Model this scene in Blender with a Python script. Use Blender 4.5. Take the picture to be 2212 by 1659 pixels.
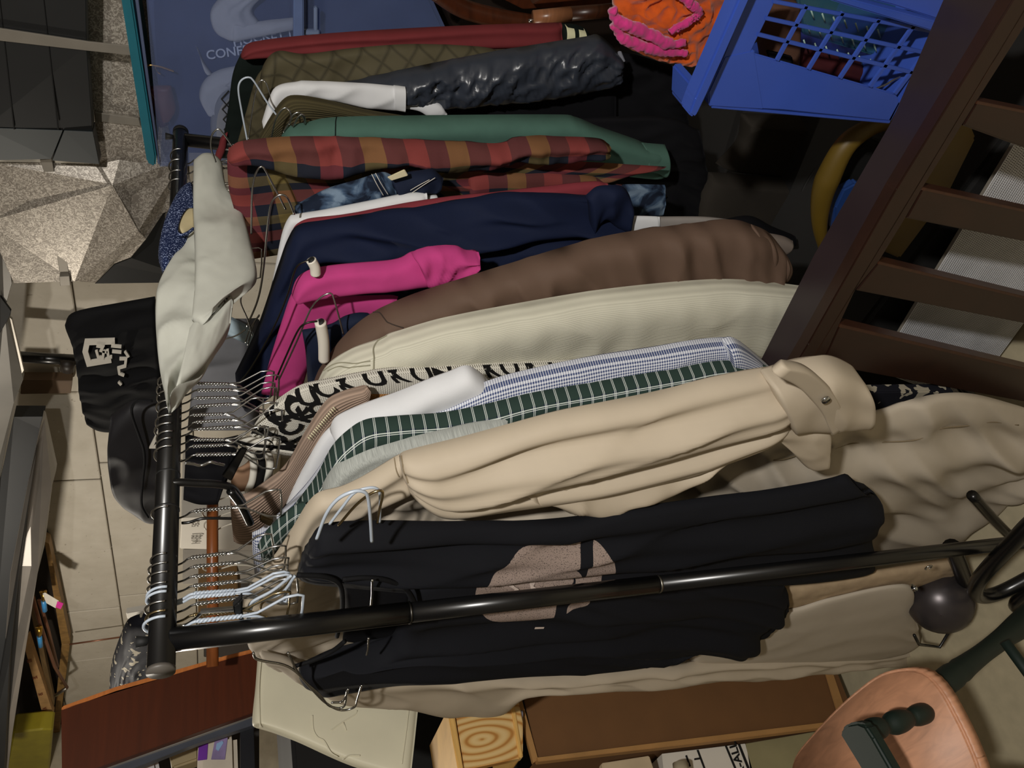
import bpy, bmesh, math, random
import numpy as np
from mathutils import Vector, Matrix, noise
random.seed(7)
SC = bpy.context.scene
COL = SC.collection
for o in list(bpy.data.objects): bpy.data.objects.remove(o)

# ------------------------------------------------------------------ camera (photo was taken in portrait and turned: world up = image left)
F = 1661.0
CP = np.array([-0.44796081, -0.86988481, 1.45472063])
R = np.array([[0.71705465, 0.2600824, 0.64667594],
              [-0.69701172, 0.26396259, 0.66670714],
              [-0.00270054, 0.92880617, -0.37055609]])
cam = bpy.data.cameras.new('camera'); cam.sensor_fit = 'HORIZONTAL'; cam.sensor_width = 36
cam.lens = 36 * F / 2212; cam.clip_start = 0.02; cam.clip_end = 50
co = bpy.data.objects.new('camera', cam); COL.objects.link(co)
m = Matrix.Identity(4)
for i in range(3):
    m[i][0] = -R[i][1]; m[i][1] = R[i][0]; m[i][2] = -R[i][2]; m[i][3] = CP[i]
co.matrix_world = m
SC.camera = co
# ------------------------------------------------------------------ light and exposure
SC.view_settings.view_transform = 'Standard'; SC.view_settings.look = 'None'
SC.view_settings.gamma = 1; SC.view_settings.use_curve_mapping = False
SC.view_settings.exposure = 0.18
W = bpy.data.worlds.new('world'); SC.world = W; W.use_nodes = True
W.node_tree.nodes['Background'].inputs[0].default_value = (1.0, 0.93, 0.85, 1)
W.node_tree.nodes['Background'].inputs[1].default_value = 0.022
def lamp(name, loc, power, color, radius):
    l = bpy.data.lights.new(name, 'POINT'); l.energy = power; l.color = color; l.shadow_soft_size = radius
    o = bpy.data.objects.new(name, l); o.location = loc; COL.objects.link(o); return o
lamp('ceiling_bulb', (-0.62, -1.30, 2.10), 98, (1.0, 0.965, 0.915), 0.035)
lamp('wall_fill_light', (0.3, 2.6, 2.3), 70, (1.0, 0.92, 0.80), 0.05)  # added fill light to brighten the wall, not a real bulb

# ------------------------------------------------------------------ helpers
def un(x, y, ax, val):
    d = R @ np.array([(829.5 - y) / F, (1106 - x) / F, 1.0])
    return CP + d * ((val - CP[ax]) / d[ax])
def PX(x, y, v): return un(x, y, 0, v)
def lin(c):
    if isinstance(c, str):
        c = [int(c[i:i+2], 16) for i in (0, 2, 4)]
    c = [v / 255 for v in c]
    return tuple([(v / 12.92 if v <= .04045 else ((v + .055) / 1.055) ** 2.4) for v in c] + [1])
def obj(name, me, mat, parent=None, label=None, kind=None):
    o = bpy.data.objects.new(name, me); COL.objects.link(o)
    if mat is not None and not me.materials: me.materials.append(mat)
    if parent is not None:
        o.parent = parent; o.matrix_parent_inverse = Matrix.Translation(-parent.location) if parent.type == 'EMPTY' and not parent.parent else Matrix.Identity(4)
    if label: o['label'] = label
    if kind: o['kind'] = kind
    return o
def thing(name, label, cat, loc=(0, 0, 0), group=None):
    o = bpy.data.objects.new(name, None); COL.objects.link(o); o.location = loc; o.empty_display_size = .05
    o['label'] = label; o['category'] = cat
    if group: o['group'] = group
    return o
def tag(o, label, cat, group=None, kind=None):
    o['label'] = label; o['category'] = cat
    if group: o['group'] = group
    if kind: o['kind'] = kind
    return o
def mesh(verts, faces, smooth=False, uv=None):
    me = bpy.data.meshes.new('m'); me.from_pydata([tuple(map(float, v)) for v in verts], [], faces)
    if uv is not None:
        l = me.uv_layers.new(name='UVMap')
        lv = np.zeros(len(me.loops), dtype=np.int32); me.loops.foreach_get('vertex_index', lv)
        l.data.foreach_set('uv', np.asarray(uv, dtype=np.float32)[lv].ravel())
    if smooth: me.polygons.foreach_set('use_smooth', [True] * len(me.polygons))
    me.update(); return me
def joinm(ms):
    V = []; Fc = []; sm = []
    for me in ms:
        b = len(V); V += [tuple(v.co) for v in me.vertices]
        for p in me.polygons: Fc.append([b + i for i in p.vertices]); sm.append(p.use_smooth)
    n = mesh(V, Fc); n.polygons.foreach_set('use_smooth', sm); return n
def spline(pts, n, smooth=True):
    p = np.array(pts, float)
    if len(p) == 2 or not smooth: q = p
    else:
        e = np.vstack([2 * p[0] - p[1], p, 2 * p[-1] - p[-2]]); out = []
        for i in range(1, len(e) - 2):
            for t in np.linspace(0, 1, 10, endpoint=False):
                a, b, c, d = e[i-1], e[i], e[i+1], e[i+2]
                out.append(.5 * ((2*b) + (-a+c)*t + (2*a-5*b+4*c-d)*t*t + (-a+3*b-3*c+d)*t**3))
        out.append(p[-1]); q = np.array(out)
    L = np.concatenate([[0], np.cumsum(np.linalg.norm(np.diff(q, axis=0), axis=1))])
    t = np.linspace(0, L[-1], n)
    return np.stack([np.interp(t, L, q[:, k]) for k in range(q.shape[1])], 1)
def tube(pts, r, seg=8, smooth=True, n=None, closed=False, cap=True):
    pts = [np.array(p, float) for p in pts]
    if closed: pts = pts + [pts[0]]
    if smooth and len(pts) > 2: q = spline(pts, n or max(12, len(pts) * 8))
    else: q = np.array(pts)
    rr = np.full(len(q), r) if np.isscalar(r) else np.interp(np.linspace(0, 1, len(q)), np.linspace(0, 1, len(r)), r)
    V = []; up = None
    for i in range(len(q)):
        t = q[min(i+1, len(q)-1)] - q[max(i-1, 0)]; t /= (np.linalg.norm(t) + 1e-12)
        if up is None:
            up = np.cross(t, [0, 0, 1.]) if abs(t[2]) < .9 else np.cross(t, [1., 0, 0])
        up = up - t * (up @ t); up /= (np.linalg.norm(up) + 1e-12)
        w = np.cross(t, up)
        for k in range(seg):
            a = 2 * math.pi * k / seg; V.append(q[i] + rr[i] * (math.cos(a) * up + math.sin(a) * w))
    Fc = [[i*seg+k, i*seg+(k+1) % seg, (i+1)*seg+(k+1) % seg, (i+1)*seg+k] for i in range(len(q)-1) for k in range(seg)]
    if cap and not closed:
        Fc.append(list(range(seg))[::-1]); Fc.append([(len(q)-1)*seg+k for k in range(seg)])
    return mesh(V, Fc, True)
def turned(p0, p1, prof, seg=20):
    p0 = np.array(p0, float); p1 = np.array(p1, float)
    pr = spline(prof, 48); me = tube([p0 + (p1-p0)*t for t in pr[:, 0]], 1, seg, smooth=False)
    q = np.array([p0 + (p1-p0)*t for t in pr[:, 0]]); r = pr[:, 1]
    for i in range(len(q)):
        for k in range(seg):
            v = me.vertices[i*seg+k]; c = Vector(q[i]); d = (v.co - c).normalized(); v.co = c + d * r[i]
    return me
def bev(me, w, seg=2):
    bm = bmesh.new(); bm.from_mesh(me)
    bmesh.ops.recalc_face_normals(bm, faces=bm.faces)
    if w > 0: bmesh.ops.bevel(bm, geom=list(bm.edges), offset=w, segments=seg, affect='EDGES', clamp_overlap=True)
    bm.to_mesh(me); bm.free(); return me
def prism(P, off, w=.002, seg=2):
    """P: 3D polygon, off: 3D extrusion vector"""
    P = [np.array(p, float) for p in P]; n = len(P); off = np.array(off, float)
    V = P + [p + off for p in P]
    Fc = [list(range(n)), list(range(n, 2*n))[::-1]] + [[i, (i+1) % n, (i+1) % n + n, i+n] for i in range(n)]
    return bev(mesh(V, Fc), w, seg)
def slab(pts, ax, val, d, w=.002, seg=2):
    off = [0, 0, 0]; off[ax] = d
    return prism([un(x, y, ax, val) for x, y in pts], off, w, seg)
def slabp(pts, d, w=.001):
    """pts (x,y,X): panel with own depth at every corner, thickness d along +X"""
    return prism([un2(x, y, 0, X) for x, y, X in pts], (d, 0, 0), w, 1)
def box(lo, hi, w=.003, seg=2):
    a, b = lo, hi
    return prism([(a[0], a[1], a[2]), (b[0], a[1], a[2]), (b[0], b[1], a[2]), (a[0], b[1], a[2])], (0, 0, b[2]-a[2]), w, seg)

def smoothm(me):
    me.polygons.foreach_set('use_smooth', [True]*len(me.polygons)); return me
class Loft: pass
def loft(rails, s0, s1=None, thick=.02, back=.01, folds=(), wr=.0, wf=(9, 26), slant=0, crump=0., seed=0, N=None, M=None, ax=0, sgn=-1, pr=2.4, ends=.04, smooth=True, wave=0):
    """cloth solid: rails are outlines running down the cloth, laid in the plane ax = s (s0 at the start, s1 at the end)"""
    if s1 is None: s1 = s0
    rl = [spline(r, 60, smooth) for r in rails]
    Lp = max(np.linalg.norm(np.diff(r, axis=0), axis=1).sum() for r in rl)
    N = N or int(min(170, max(24, Lp / 7))); 
    rl = [spline(r, N, smooth) for r in rails]
    wd = max(np.linalg.norm(rl[0][i] - rl[-1][i]) for i in range(N))
    M = M or int(min(110, max(18, wd / 4.5)))
    G = np.zeros((N, M, 3))
    for i in range(N):
        c = spline([r[i] for r in rl], M); s = s0 + (s1 - s0) * i / (N-1)
        for j in range(M): G[i, j] = un(c[j][0], c[j][1], ax, s)
    v = np.linspace(0, 1, M)[None, :]; u = np.linspace(0, 1, N)[:, None]
    prof = np.clip(1 - np.abs(2*v - 1) ** pr, 0, 1) ** (1/pr) * np.ones((N, 1))
    e = np.clip(np.minimum(u, 1-u) / max(ends, 1e-4), 0, 1); eprof = np.sqrt(np.clip(1 - (1-e)**2, 0, 1)) * .7 + .3
    if ends <= 0: eprof = np.ones_like(e)
    du = np.cumsum(np.concatenate([[0], np.linalg.norm(np.diff(G[:, M//2], axis=0), axis=1)]))
    dv = np.cumsum(np.concatenate([[0], np.linalg.norm(np.diff(G[N//2], axis=0), axis=1)]))
    D = thick * prof * eprof
    env = np.clip(prof, 0, 1) ** .7 * (.35 + .65 * np.clip(u * 4, 0, 1))
    for (a, k, c, ph) in folds: D = D + a * env * np.sin(2*math.pi*(k*v + c*u + ph))
    if wr or crump:
        Nn = np.zeros((N, M))
        for i in range(N):
            for j in range(M):
                U = du[i]; Vv = dv[j] + slant * U
                x = 0
                if wr:
                    n1 = noise.noise(Vector((U*wf[0] + seed*7.3, Vv*wf[1], seed*3.1)))
                    n2 = noise.noise(Vector((U*wf[0]*2.1 + 5, Vv*wf[1]*1.9 + seed, 3.)))
                    x += wr * (1.2 * (.45 - abs(n1) * 1.6) + .5 * n2)
                if crump:
                    n3 = noise.noise(Vector((U*38 + seed, Vv*38 + U*20, 1.7 + seed))); n4 = noise.noise(Vector((U*75, Vv*80, seed*1.)))
                    x += crump * ((.4 - abs(n3)*1.8) + .35 * n4)
                Nn[i, j] = x
        D = D + Nn * env
    Bk = back * prof * eprof + (thick * prof * eprof - D) * .8
    Bk = np.maximum(Bk, -D + .0015 * prof)
    fr = G.copy(); fr[..., ax] += sgn * D
    bk = G.copy(); bk[..., ax] -= sgn * Bk
    V = list(fr.reshape(-1, 3)); idx = np.arange(N*M).reshape(N, M)
    bidx = idx.copy(); nb = N*M
    for i in range(N):
        for j in range(1, M-1): bidx[i, j] = nb; V.append(bk[i, j]); nb += 1
    Fc = []
    for i in range(N-1):
        for j in range(M-1):
            Fc.append([idx[i, j], idx[i+1, j], idx[i+1, j+1], idx[i, j+1]])
            Fc.append([bidx[i, j], bidx[i, j+1], bidx[i+1, j+1], bidx[i+1, j]])
    for i in (0, N-1):
        for j in range(M-1):
            q = [idx[i, j], idx[i, j+1], bidx[i, j+1], bidx[i, j]]
            q2 = []; [q2.append(a) for a in q if a not in q2]
            if len(q2) > 2: Fc.append(q2)
    UV = np.zeros((len(V), 2)); 
    for i in range(N):
        for j in range(M):
            UV[idx[i, j]] = (du[i], dv[j]); UV[bidx[i, j]] = (du[i], dv[j])
    me = mesh(V, Fc, True, UV)
    o = Loft(); o.me = me; o.fr = fr; o.N = N; o.M = M; o.lu = du[-1]; o.lv = dv[-1]; o.ax = ax; o.sgn = sgn
    return o
def at_loft(L, u, v, off=.0015):
    u = min(max(u, 0), 1) * (L.N-1); v = min(max(v, 0), 1) * (L.M-1)
    i = min(int(u), L.N-2); j = min(int(v), L.M-2); a = u-i; b = v-j
    g = L.fr; p = g[i, j]*(1-a)*(1-b) + g[i+1, j]*a*(1-b) + g[i, j+1]*(1-a)*b + g[i+1, j+1]*a*b
    p = p.copy(); p[L.ax] += L.sgn * off; return p
def text_mesh(s, bold=0.0):
    c = bpy.data.curves.new('t', 'FONT'); c.body = s; c.size = 1; c.resolution_u = 3; c.offset = bold; c.align_x = 'CENTER'; c.align_y = 'CENTER'
    t = bpy.data.objects.new('t', c); COL.objects.link(t)
    me = t.to_mesh(); V = [tuple(v.co) for v in me.vertices]; Fc = [list(p.vertices) for p in me.polygons]
    t.to_mesh_clear(); bpy.data.objects.remove(t); bpy.data.curves.remove(c)
    return V, Fc
def text_loft(L, s, u0, v0, size, bold=.02, rot=0., off=.0022, sx=1):
    V, Fc = text_mesh(s, bold)
    bm = bmesh.new(); vs = [bm.verts.new(v) for v in V]
    for f in Fc:
        try: bm.faces.new([vs[i] for i in f])
        except ValueError: pass
    bmesh.ops.subdivide_edges(bm, edges=[e for e in bm.edges if e.calc_length() > .18], cuts=2, use_grid_fill=True)
    bmesh.ops.triangulate(bm, faces=bm.faces)
    for v in bm.verts:
        x = v.co.x * sx * math.cos(rot) - v.co.y * math.sin(rot); y = v.co.x * sx * math.sin(rot) + v.co.y * math.cos(rot)
        v.co = Vector(at_loft(L, u0 + x*size/L.lu, v0 - y*size/L.lv, off))
    me = bpy.data.meshes.new('t'); bm.to_mesh(me); bm.free(); return me
def text_plane(s, c, right, up, size, bold=.02, th=.001):
    V, Fc = text_mesh(s, bold); c = np.array(c, float); r = np.array(right, float); r /= np.linalg.norm(r); u = np.array(up, float); u /= np.linalg.norm(u)
    return mesh([c + r*v[0]*size + u*v[1]*size for v in V], Fc)

# ------------------------------------------------------------------ materials
def nt(name):
    M = bpy.data.materials.new(name); M.use_nodes = True
    n = M.node_tree.nodes; l = M.node_tree.links; b = n['Principled BSDF']; return M, n, l, b
def mathn(n, l, op, a, b=None, c=None):
    x = n.new('ShaderNodeMath'); x.operation = op
    for i, v in enumerate((a, b, c)):
        if v is None: continue
        if isinstance(v, (int, float)): x.inputs[i].default_value = v
        else: l.new(v, x.inputs[i])
    return x.outputs[0]
def ramp(n, l, fac, stops, const=True):
    r = n.new('ShaderNodeValToRGB'); r.color_ramp.interpolation = 'CONSTANT' if const else 'LINEAR'
    while len(r.color_ramp.elements) < len(stops): r.color_ramp.elements.new(.5)
    for e, (p, c) in zip(r.color_ramp.elements, stops): e.position = p; e.color = lin(c) if not (isinstance(c, tuple) and len(c) == 4) else c
    l.new(fac, r.inputs[0]); return r.outputs[0]
def mixc(n, l, fac, a, b, mode='MIX'):
    m = n.new('ShaderNodeMix'); m.data_type = 'RGBA'; m.blend_type = mode
    for s, v in ((0, fac), (6, a), (7, b)):
        if isinstance(v, (int, float)): m.inputs[s].default_value = v
        elif isinstance(v, (str, tuple, list)): m.inputs[s].default_value = lin(v)
        else: l.new(v, m.inputs[s])
    return m.outputs[2]
def noisen(n, l, scale, detail=3, coord=None, dist=0):
    x = n.new('ShaderNodeTexNoise'); x.inputs['Scale'].default_value = scale; x.inputs['Detail'].default_value = detail; x.inputs['Distortion'].default_value = dist
    if coord is not None: l.new(coord, x.inputs['Vector'])
    return x.outputs[0]
def geo(n): return n.new('ShaderNodeNewGeometry').outputs['Position']
def uvs(n, l):
    u = n.new('ShaderNodeUVMap'); s = n.new('ShaderNodeSeparateXYZ'); l.new(u.outputs[0], s.inputs[0]); return u.outputs[0], s.outputs[0], s.outputs[1]
def bump(n, l, b, h, strength=.3, dist=.001):
    x = n.new('ShaderNodeBump'); x.inputs['Strength'].default_value = strength; x.inputs['Distance'].default_value = dist
    l.new(h, x.inputs['Height']); l.new(x.outputs[0], b.inputs['Normal'])
def plain(name, c, rough=.5, metal=0., var=.12, nscale=14, bmp=.0, spec=.5, bscale=300):
    M, n, l, b = nt(name); g = geo(n)
    c = [int(c[i:i+2], 16) for i in (0, 2, 4)] if isinstance(c, str) else c
    hi = [min(255, v * (1+var)) for v in c]; lo = [v * (1-var) for v in c]
    l.new(mixc(n, l, noisen(n, l, nscale, 4, g), lo, hi), b.inputs['Base Color'])
    b.inputs['Roughness'].default_value = rough; b.inputs['Metallic'].default_value = metal; b.inputs['Specular IOR Level'].default_value = spec
    if bmp: bump(n, l, b, noisen(n, l, bscale, 3, g), bmp)
    return M
def fabric(name, c, rough=.9, var=.08, weave=1600, bmp=.25, pattern=None, spec=.2, sheen=.0):
    M, n, l, b = nt(name); g = geo(n); uv, U, V = uvs(n, l)
    c = [int(c[i:i+2], 16) for i in (0, 2, 4)] if isinstance(c, str) else c
    hi = [min(255, v * (1+var)) for v in c]; lo = [v * (1-var) for v in c]
    col = mixc(n, l, noisen(n, l, 25, 5, g), lo, hi)
    fine = noisen(n, l, weave, 2, g)
    h = fine
    fr = lambda x, p: mathn(n, l, 'FRACT', mathn(n, l, 'DIVIDE', x, p))
    if pattern == 'flannel':
        a = ramp(n, l, fr(U, .145), [(0, '84383c'), (.25, '1b2130'), (.5, '75663a'), (.75, '20232e')])
        c2 = ramp(n, l, fr(V, .085), [(0, '8a4438'), (.30, '181c28'), (.55, '7c6c40'), (.8, '191c28')])
        col = mixc(n, l, .45, a, c2); col = mixc(n, l, mathn(n, l, 'MULTIPLY', fine, .35), col, '15151a')
    elif pattern == 'gingham':
        a = ramp(n, l, fr(U, .0036), [(0, 'd6d9e0'), (.5, '2b3a66')]); c2 = ramp(n, l, fr(V, .0036), [(0, 'd6d9e0'), (.5, '2b3a66')])
        col = mixc(n, l, .5, a, c2)
    elif pattern == 'tattersall':
        st = [(0, '2a3b35'), (.30, '131c33'), (.40, 'cfd6cf'), (.455, '131c33'), (.52, 'cfd6cf'), (.575, '131c33'), (.66, '2a3b35')]
        a = ramp(n, l, fr(mathn(n, l, 'MULTIPLY_ADD', V, .35, U), .0165), st); c2 = ramp(n, l, fr(V, .0155), st)
        col = mixc(n, l, .5, a, c2, 'MIX'); col = mixc(n, l, .7, col, mixc(n, l, 1., a, c2, 'LIGHTEN'))
    elif pattern == 'cord':
        w = mathn(n, l, 'SINE', mathn(n, l, 'MULTIPLY', V, 2*math.pi/.0024)); h = w
        col = mixc(n, l, mathn(n, l, 'MULTIPLY_ADD', w, .09, .09), col, [v*.55 for v in c])
    elif pattern == 'rib':
        w = mathn(n, l, 'SINE', mathn(n, l, 'MULTIPLY', V, 2*math.pi/.0048)); h = w
        col = mixc(n, l, mathn(n, l, 'MULTIPLY_ADD', w, .2, .2), col, [v*.35 for v in c])
    elif pattern == 'knit':
        w = mathn(n, l, 'MULTIPLY', mathn(n, l, 'SINE', mathn(n, l, 'MULTIPLY', V, 2*math.pi/.004)), mathn(n, l, 'SINE', mathn(n, l, 'MULTIPLY', U, 2*math.pi/.003))); h = w
        col = mixc(n, l, mathn(n, l, 'MULTIPLY_ADD', w, .15, .15), col, [v*.5 for v in c])
    elif pattern == 'heather':
        mp = n.new('ShaderNodeMapping'); mp.inputs['Scale'].default_value = (1500, 220, 1); l.new(uv, mp.inputs[0])
        col = mixc(n, l, noisen(n, l, 1, 2, mp.outputs[0]), [v*.6 for v in c], [min(255, v*1.3) for v in c])
    elif pattern == 'tiedye':
        col = ramp(n, l, noisen(n, l, 26, 5, g, .8), [(0, '0d131f'), (.42, '161f30'), (.52, '3d5068'), (.62, '6f8296')], False)
    elif pattern == 'quilt':
        a = fr(mathn(n, l, 'ADD', U, V), .05); b2 = fr(mathn(n, l, 'SUBTRACT', U, V), .05)
        s = mathn(n, l, 'MINIMUM', mathn(n, l, 'ABSOLUTE', mathn(n, l, 'SUBTRACT', a, .5)), mathn(n, l, 'ABSOLUTE', mathn(n, l, 'SUBTRACT', b2, .5)))
        h = mathn(n, l, 'MINIMUM', mathn(n, l, 'MULTIPLY', s, 8), 1.)
        col = mixc(n, l, h, [v*.75 for v in c], col)
    elif pattern == 'speck':
        col = ramp(n, l, noisen(n, l, 420, 1, g), [(0, c and tuple(lin(c))), (.60, '8f9cc0')], True)
    elif pattern == 'snow':
        col = ramp(n, l, noisen(n, l, 34, 2, g), [(0, '15161f'), (.56, '15161f'), (.6, 'a9a18f')], True)
    elif pattern == 'patch':
        nz = noisen(n, l, 40, 4, g)
        col = mixc(n, l, mathn(n, l, 'MULTIPLY', nz, .6), col, '6d5a48')
    elif pattern == 'print':
        # round distressed print on the chest of the tee: an ellipse fixed to the shirt
        s = n.new('ShaderNodeSeparateXYZ'); l.new(g, s.inputs[0])
        dy = mathn(n, l, 'DIVIDE', mathn(n, l, 'SUBTRACT', s.outputs[1], PRC[1]), PRC[3]); dz = mathn(n, l, 'DIVIDE', mathn(n, l, 'SUBTRACT', s.outputs[2], PRC[2]), PRC[4])
        r2 = mathn(n, l, 'ADD', mathn(n, l, 'MULTIPLY', dy, dy), mathn(n, l, 'MULTIPLY', dz, dz))
        msk = mathn(n, l, 'LESS_THAN', r2, 1.)
        bar = mathn(n, l, 'GREATER_THAN', mathn(n, l, 'ABSOLUTE', mathn(n, l, 'ADD', dz, .42)), .09)
        bar = mathn(n, l, 'MAXIMUM', bar, mathn(n, l, 'LESS_THAN', r2, .25))
        sp = mathn(n, l, 'GREATER_THAN', noisen(n, l, 700, 2, g), .40)
        msk = mathn(n, l, 'MULTIPLY', mathn(n, l, 'MULTIPLY', msk, bar), mathn(n, l, 'MULTIPLY_ADD', sp, .6, .25))
        col = mixc(n, l, msk, col, '9c8a80')
    l.new(col, b.inputs['Base Color']); b.inputs['Roughness'].default_value = rough; b.inputs['Specular IOR Level'].default_value = spec
    if sheen: b.inputs['Sheen Weight'].default_value = sheen
    st = {'cord': .3, 'rib': .6, 'knit': .8, 'quilt': .4}.get(pattern, bmp)
    bump(n, l, b, h, st, .0012 if pattern in ('cord', 'rib', 'knit', 'quilt') else .0006)
    return M
def wood(name, c, rough=.35, dark=.55, scale=6, stretch=(1, 1, 14), rings=False):
    M, n, l, b = nt(name); g = geo(n)
    mp = n.new('ShaderNodeMapping'); mp.inputs['Scale'].default_value = stretch; l.new(g, mp.inputs[0])
    c = [int(c[i:i+2], 16) for i in (0, 2, 4)]
    w = n.new('ShaderNodeTexNoise'); w.inputs['Scale'].default_value = scale; w.inputs['Detail'].default_value = 6; w.inputs['Distortion'].default_value = 1.5; l.new(mp.outputs[0], w.inputs[0])
    l.new(mixc(n, l, w.outputs[0], [v*dark for v in c], [min(255, v*1.25) for v in c]), b.inputs['Base Color'])
    b.inputs['Roughness'].default_value = rough; return M
def steelm(name, c='c8c8c6', rough=.25):
    M, n, l, b = nt(name); g = geo(n); b.inputs['Metallic'].default_value = 1
    l.new(mixc(n, l, noisen(n, l, 60, 2, g), [v for v in (150, 148, 145)] if c is None else lin2(c, .8), lin2(c, 1)), b.inputs['Base Color'])
    b.inputs['Roughness'].default_value = rough; return M
def lin2(c, f): return [int(c[i:i+2], 16) * f for i in (0, 2, 4)]
def galv(name, big=True):
    M, n, l, b = nt(name); g = geo(n)
    f = noisen(n, l, 75, 1, g, 1.6)
    e = mathn(n, l, 'ABSOLUTE', mathn(n, l, 'SUBTRACT', f, .5))
    col = ramp(n, l, e, [(0, 'c6beb2'), (.03, 'b5ada1'), (.07, '8f877c'), (.2, '827a70')], False)
    l.new(col, b.inputs['Base Color']); b.inputs['Metallic'].default_value = .3
    b.inputs['Roughness'].default_value = .38; bump(n, l, b, e, .25); return M
def plastic(name, c, alpha=.5, rough=.12):
    M, n, l, b = nt(name); l.new(mixc(n, l, noisen(n, l, 8, 2, geo(n)), lin2(c, .9), lin2(c, 1.1)), b.inputs['Base Color'])
    b.inputs['Roughness'].default_value = rough
    t = n.new('ShaderNodeBsdfTransparent'); mx = n.new('ShaderNodeMixShader'); mx.inputs[0].default_value = alpha
    t.inputs[0].default_value = lin('e9edf6')
    l.new(t.outputs[0], mx.inputs[1]); l.new(b.outputs[0], mx.inputs[2]); l.new(mx.outputs[0], n['Material Output'].inputs[0]); return M
PRC = tuple(un(1190, 1288, 0, .02)) + (.082, .105)
PRC = (PRC[0], PRC[1], PRC[2], .088, .104)
MT = dict(
    blackmetal=plain('black_metal', '0b0b0c', .28, 0, .1, spec=.6),
    steel=steelm('steel_wire'), whitewire=plain('white_coated_wire', 'aeb8c4', .3), darkwire=plain('dark_wire', '2a2820', .3, .7),
    cream=plain('cream_board', 'cfc9b0', .55, bmp=.15, bscale=60, var=.04),
    paper=plain('paper', 'd8d2c6', .7, var=.03), black=plain('flat_black', '070707', .7), grommet=steelm('snap_metal', 'd8dce0', .12),
)
# ------------------------------------------------------------------ the room
def KX(v): return -.448 + (v + .448) * .86
def un2(x, y, ax, v): return un(x, y, 0, KX(v))
XW = KX(2.6); ZF = -.20
def struct(name, me, mat, parent=None):
    o = obj(name, me, mat, parent)
    if parent is None: o['kind'] = 'structure'
    return o
m_floor = plain('floor_vinyl', 'b3a88c', .45, var=.10, nscale=30, bmp=.1, bscale=80)
M_, n_, l_, b_ = nt('painted_block'); g_ = geo(n_)
base_ = mixc(n_, l_, noisen(n_, l_, 9, 5, g_), 'b0a898', 'cfc8ba')
pit_ = mathn(n_, l_, 'GREATER_THAN', noisen(n_, l_, 46, 5, g_, .6), .70)
l_.new(mixc(n_, l_, mathn(n_, l_, 'MULTIPLY', pit_, .6), base_, '8a7f70'), b_.inputs['Base Color']); b_.inputs['Roughness'].default_value = .8
bump(n_, l_, b_, noisen(n_, l_, 60, 5, g_), .35, .003); m_block = M_
m_mortar = plain('mortar', '8e8678', .9, bmp=.3)
floor = struct('floor', box((-2.5, -2.5, ZF-.05), (XW + .3, 5.3, ZF)), m_floor)
wall = struct('wall_back', box((XW + .02, -2.6, ZF-.05), (XW + .25, 5.3, 2.9)), m_mortar)
hs = .42; z0 = un(218, 1030, 0, XW)[2] - 4 * hs
yj = un(218, 1035, 0, XW)[1]; yj2 = un(300, 1154, 0, XW)[1]
for r in range(7):
    off = yj if r >= 4 else yj2
    k0 = int((-2.5 - off) / .62) - 1
    for k in range(k0, k0 + 16):
        a = off + k * .62
        if a < -.7 or a > 4.8 or r < 2: continue
        obj('block', box((XW - .004 + .003 * ((k + r) % 2), a + .003, z0 + r * hs + .003), (XW + .03, a + .617, z0 + (r + 1) * hs - .003), .004, 1), m_block, wall)
struct('ceiling', box((-2.5, -2.6, 2.8), (XW + .3, 5.3, 2.9)), plain('ceiling_board', '5b544a', .9))
struct('wall_left', box((-2.5, 5.2, ZF-.05), (XW + .3, 5.3, 2.9)), plain('left_wall_paint', 'a39a88', .85, bmp=.2))
struct('wall_right', box((-2.5, -2.6, ZF-.05), (XW + .3, -2.5, 2.9)), plain('right_wall_paint', '7d766a', .85, bmp=.2))
struct('wall_near', box((-2.6, -2.6, ZF-.05), (-2.5, 5.3, 2.9)), plain('near_wall_paint', '8f8778', .85, bmp=.2))

# furnace ducts (galvanised)
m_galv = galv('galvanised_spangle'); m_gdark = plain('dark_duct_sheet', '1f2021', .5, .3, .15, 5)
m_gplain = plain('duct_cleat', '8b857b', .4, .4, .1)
du = thing('furnace_duct', 'large spangled galvanised sheet metal duct with strap cleats, above the tub', 'duct', tuple(un2(150, 500, 0, 1.9)))
F1 = [(-30, 350, 1.9), (215, 355, 1.9), (243, 400, 1.86), (300, 500, 1.84), (162, 608, 1.9), (30, 612, 1.9), (-30, 480, 1.9)]
obj('duct_panel', slabp(F1, .004), m_galv, du)
obj('duct_panel', slabp([(162, 608, 1.9), (300, 500, 1.84), (316, 516, 1.86), (283, 556, 1.88), (247, 570, 1.9), (207, 611, 1.92)], .004), m_galv, du)
obj('duct_panel', slabp([(215, 355, 1.9), (262, 330, 1.92), (400, 340, 1.95), (420, 430, 1.95), (352, 461, 1.92), (316, 516, 1.86), (300, 500, 1.84), (243, 400, 1.86)], .004), m_galv, du)
obj('duct_panel', slabp([(178, -30, 1.93), (480, -30, 1.93), (400, 345, 1.93), (213, 357, 1.9)], .004), m_galv, du)
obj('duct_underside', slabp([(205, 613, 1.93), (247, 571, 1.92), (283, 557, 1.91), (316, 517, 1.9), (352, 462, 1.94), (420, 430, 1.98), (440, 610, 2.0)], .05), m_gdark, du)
obj('cleat', slabp([(94, 350, 1.895), (118, 350, 1.895), (150, 600, 1.895), (130, 602, 1.895)], .006), m_gplain, du)
obj('cleat', slabp([(128, 598, 1.885), (150, 597, 1.885), (152, 617, 1.885), (130, 618, 1.885)], .02), m_gplain, du)
obj('cleat', slabp([(86, 345, 1.885), (112, 343, 1.885), (117, 371, 1.885), (95, 372, 1.885)], .02), m_gplain, du)
obj('cleat', slabp([(206, 243, 1.90), (300, 256, 1.90), (304, 273, 1.90), (207, 262, 1.90)], .01), m_gplain, du)
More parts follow.
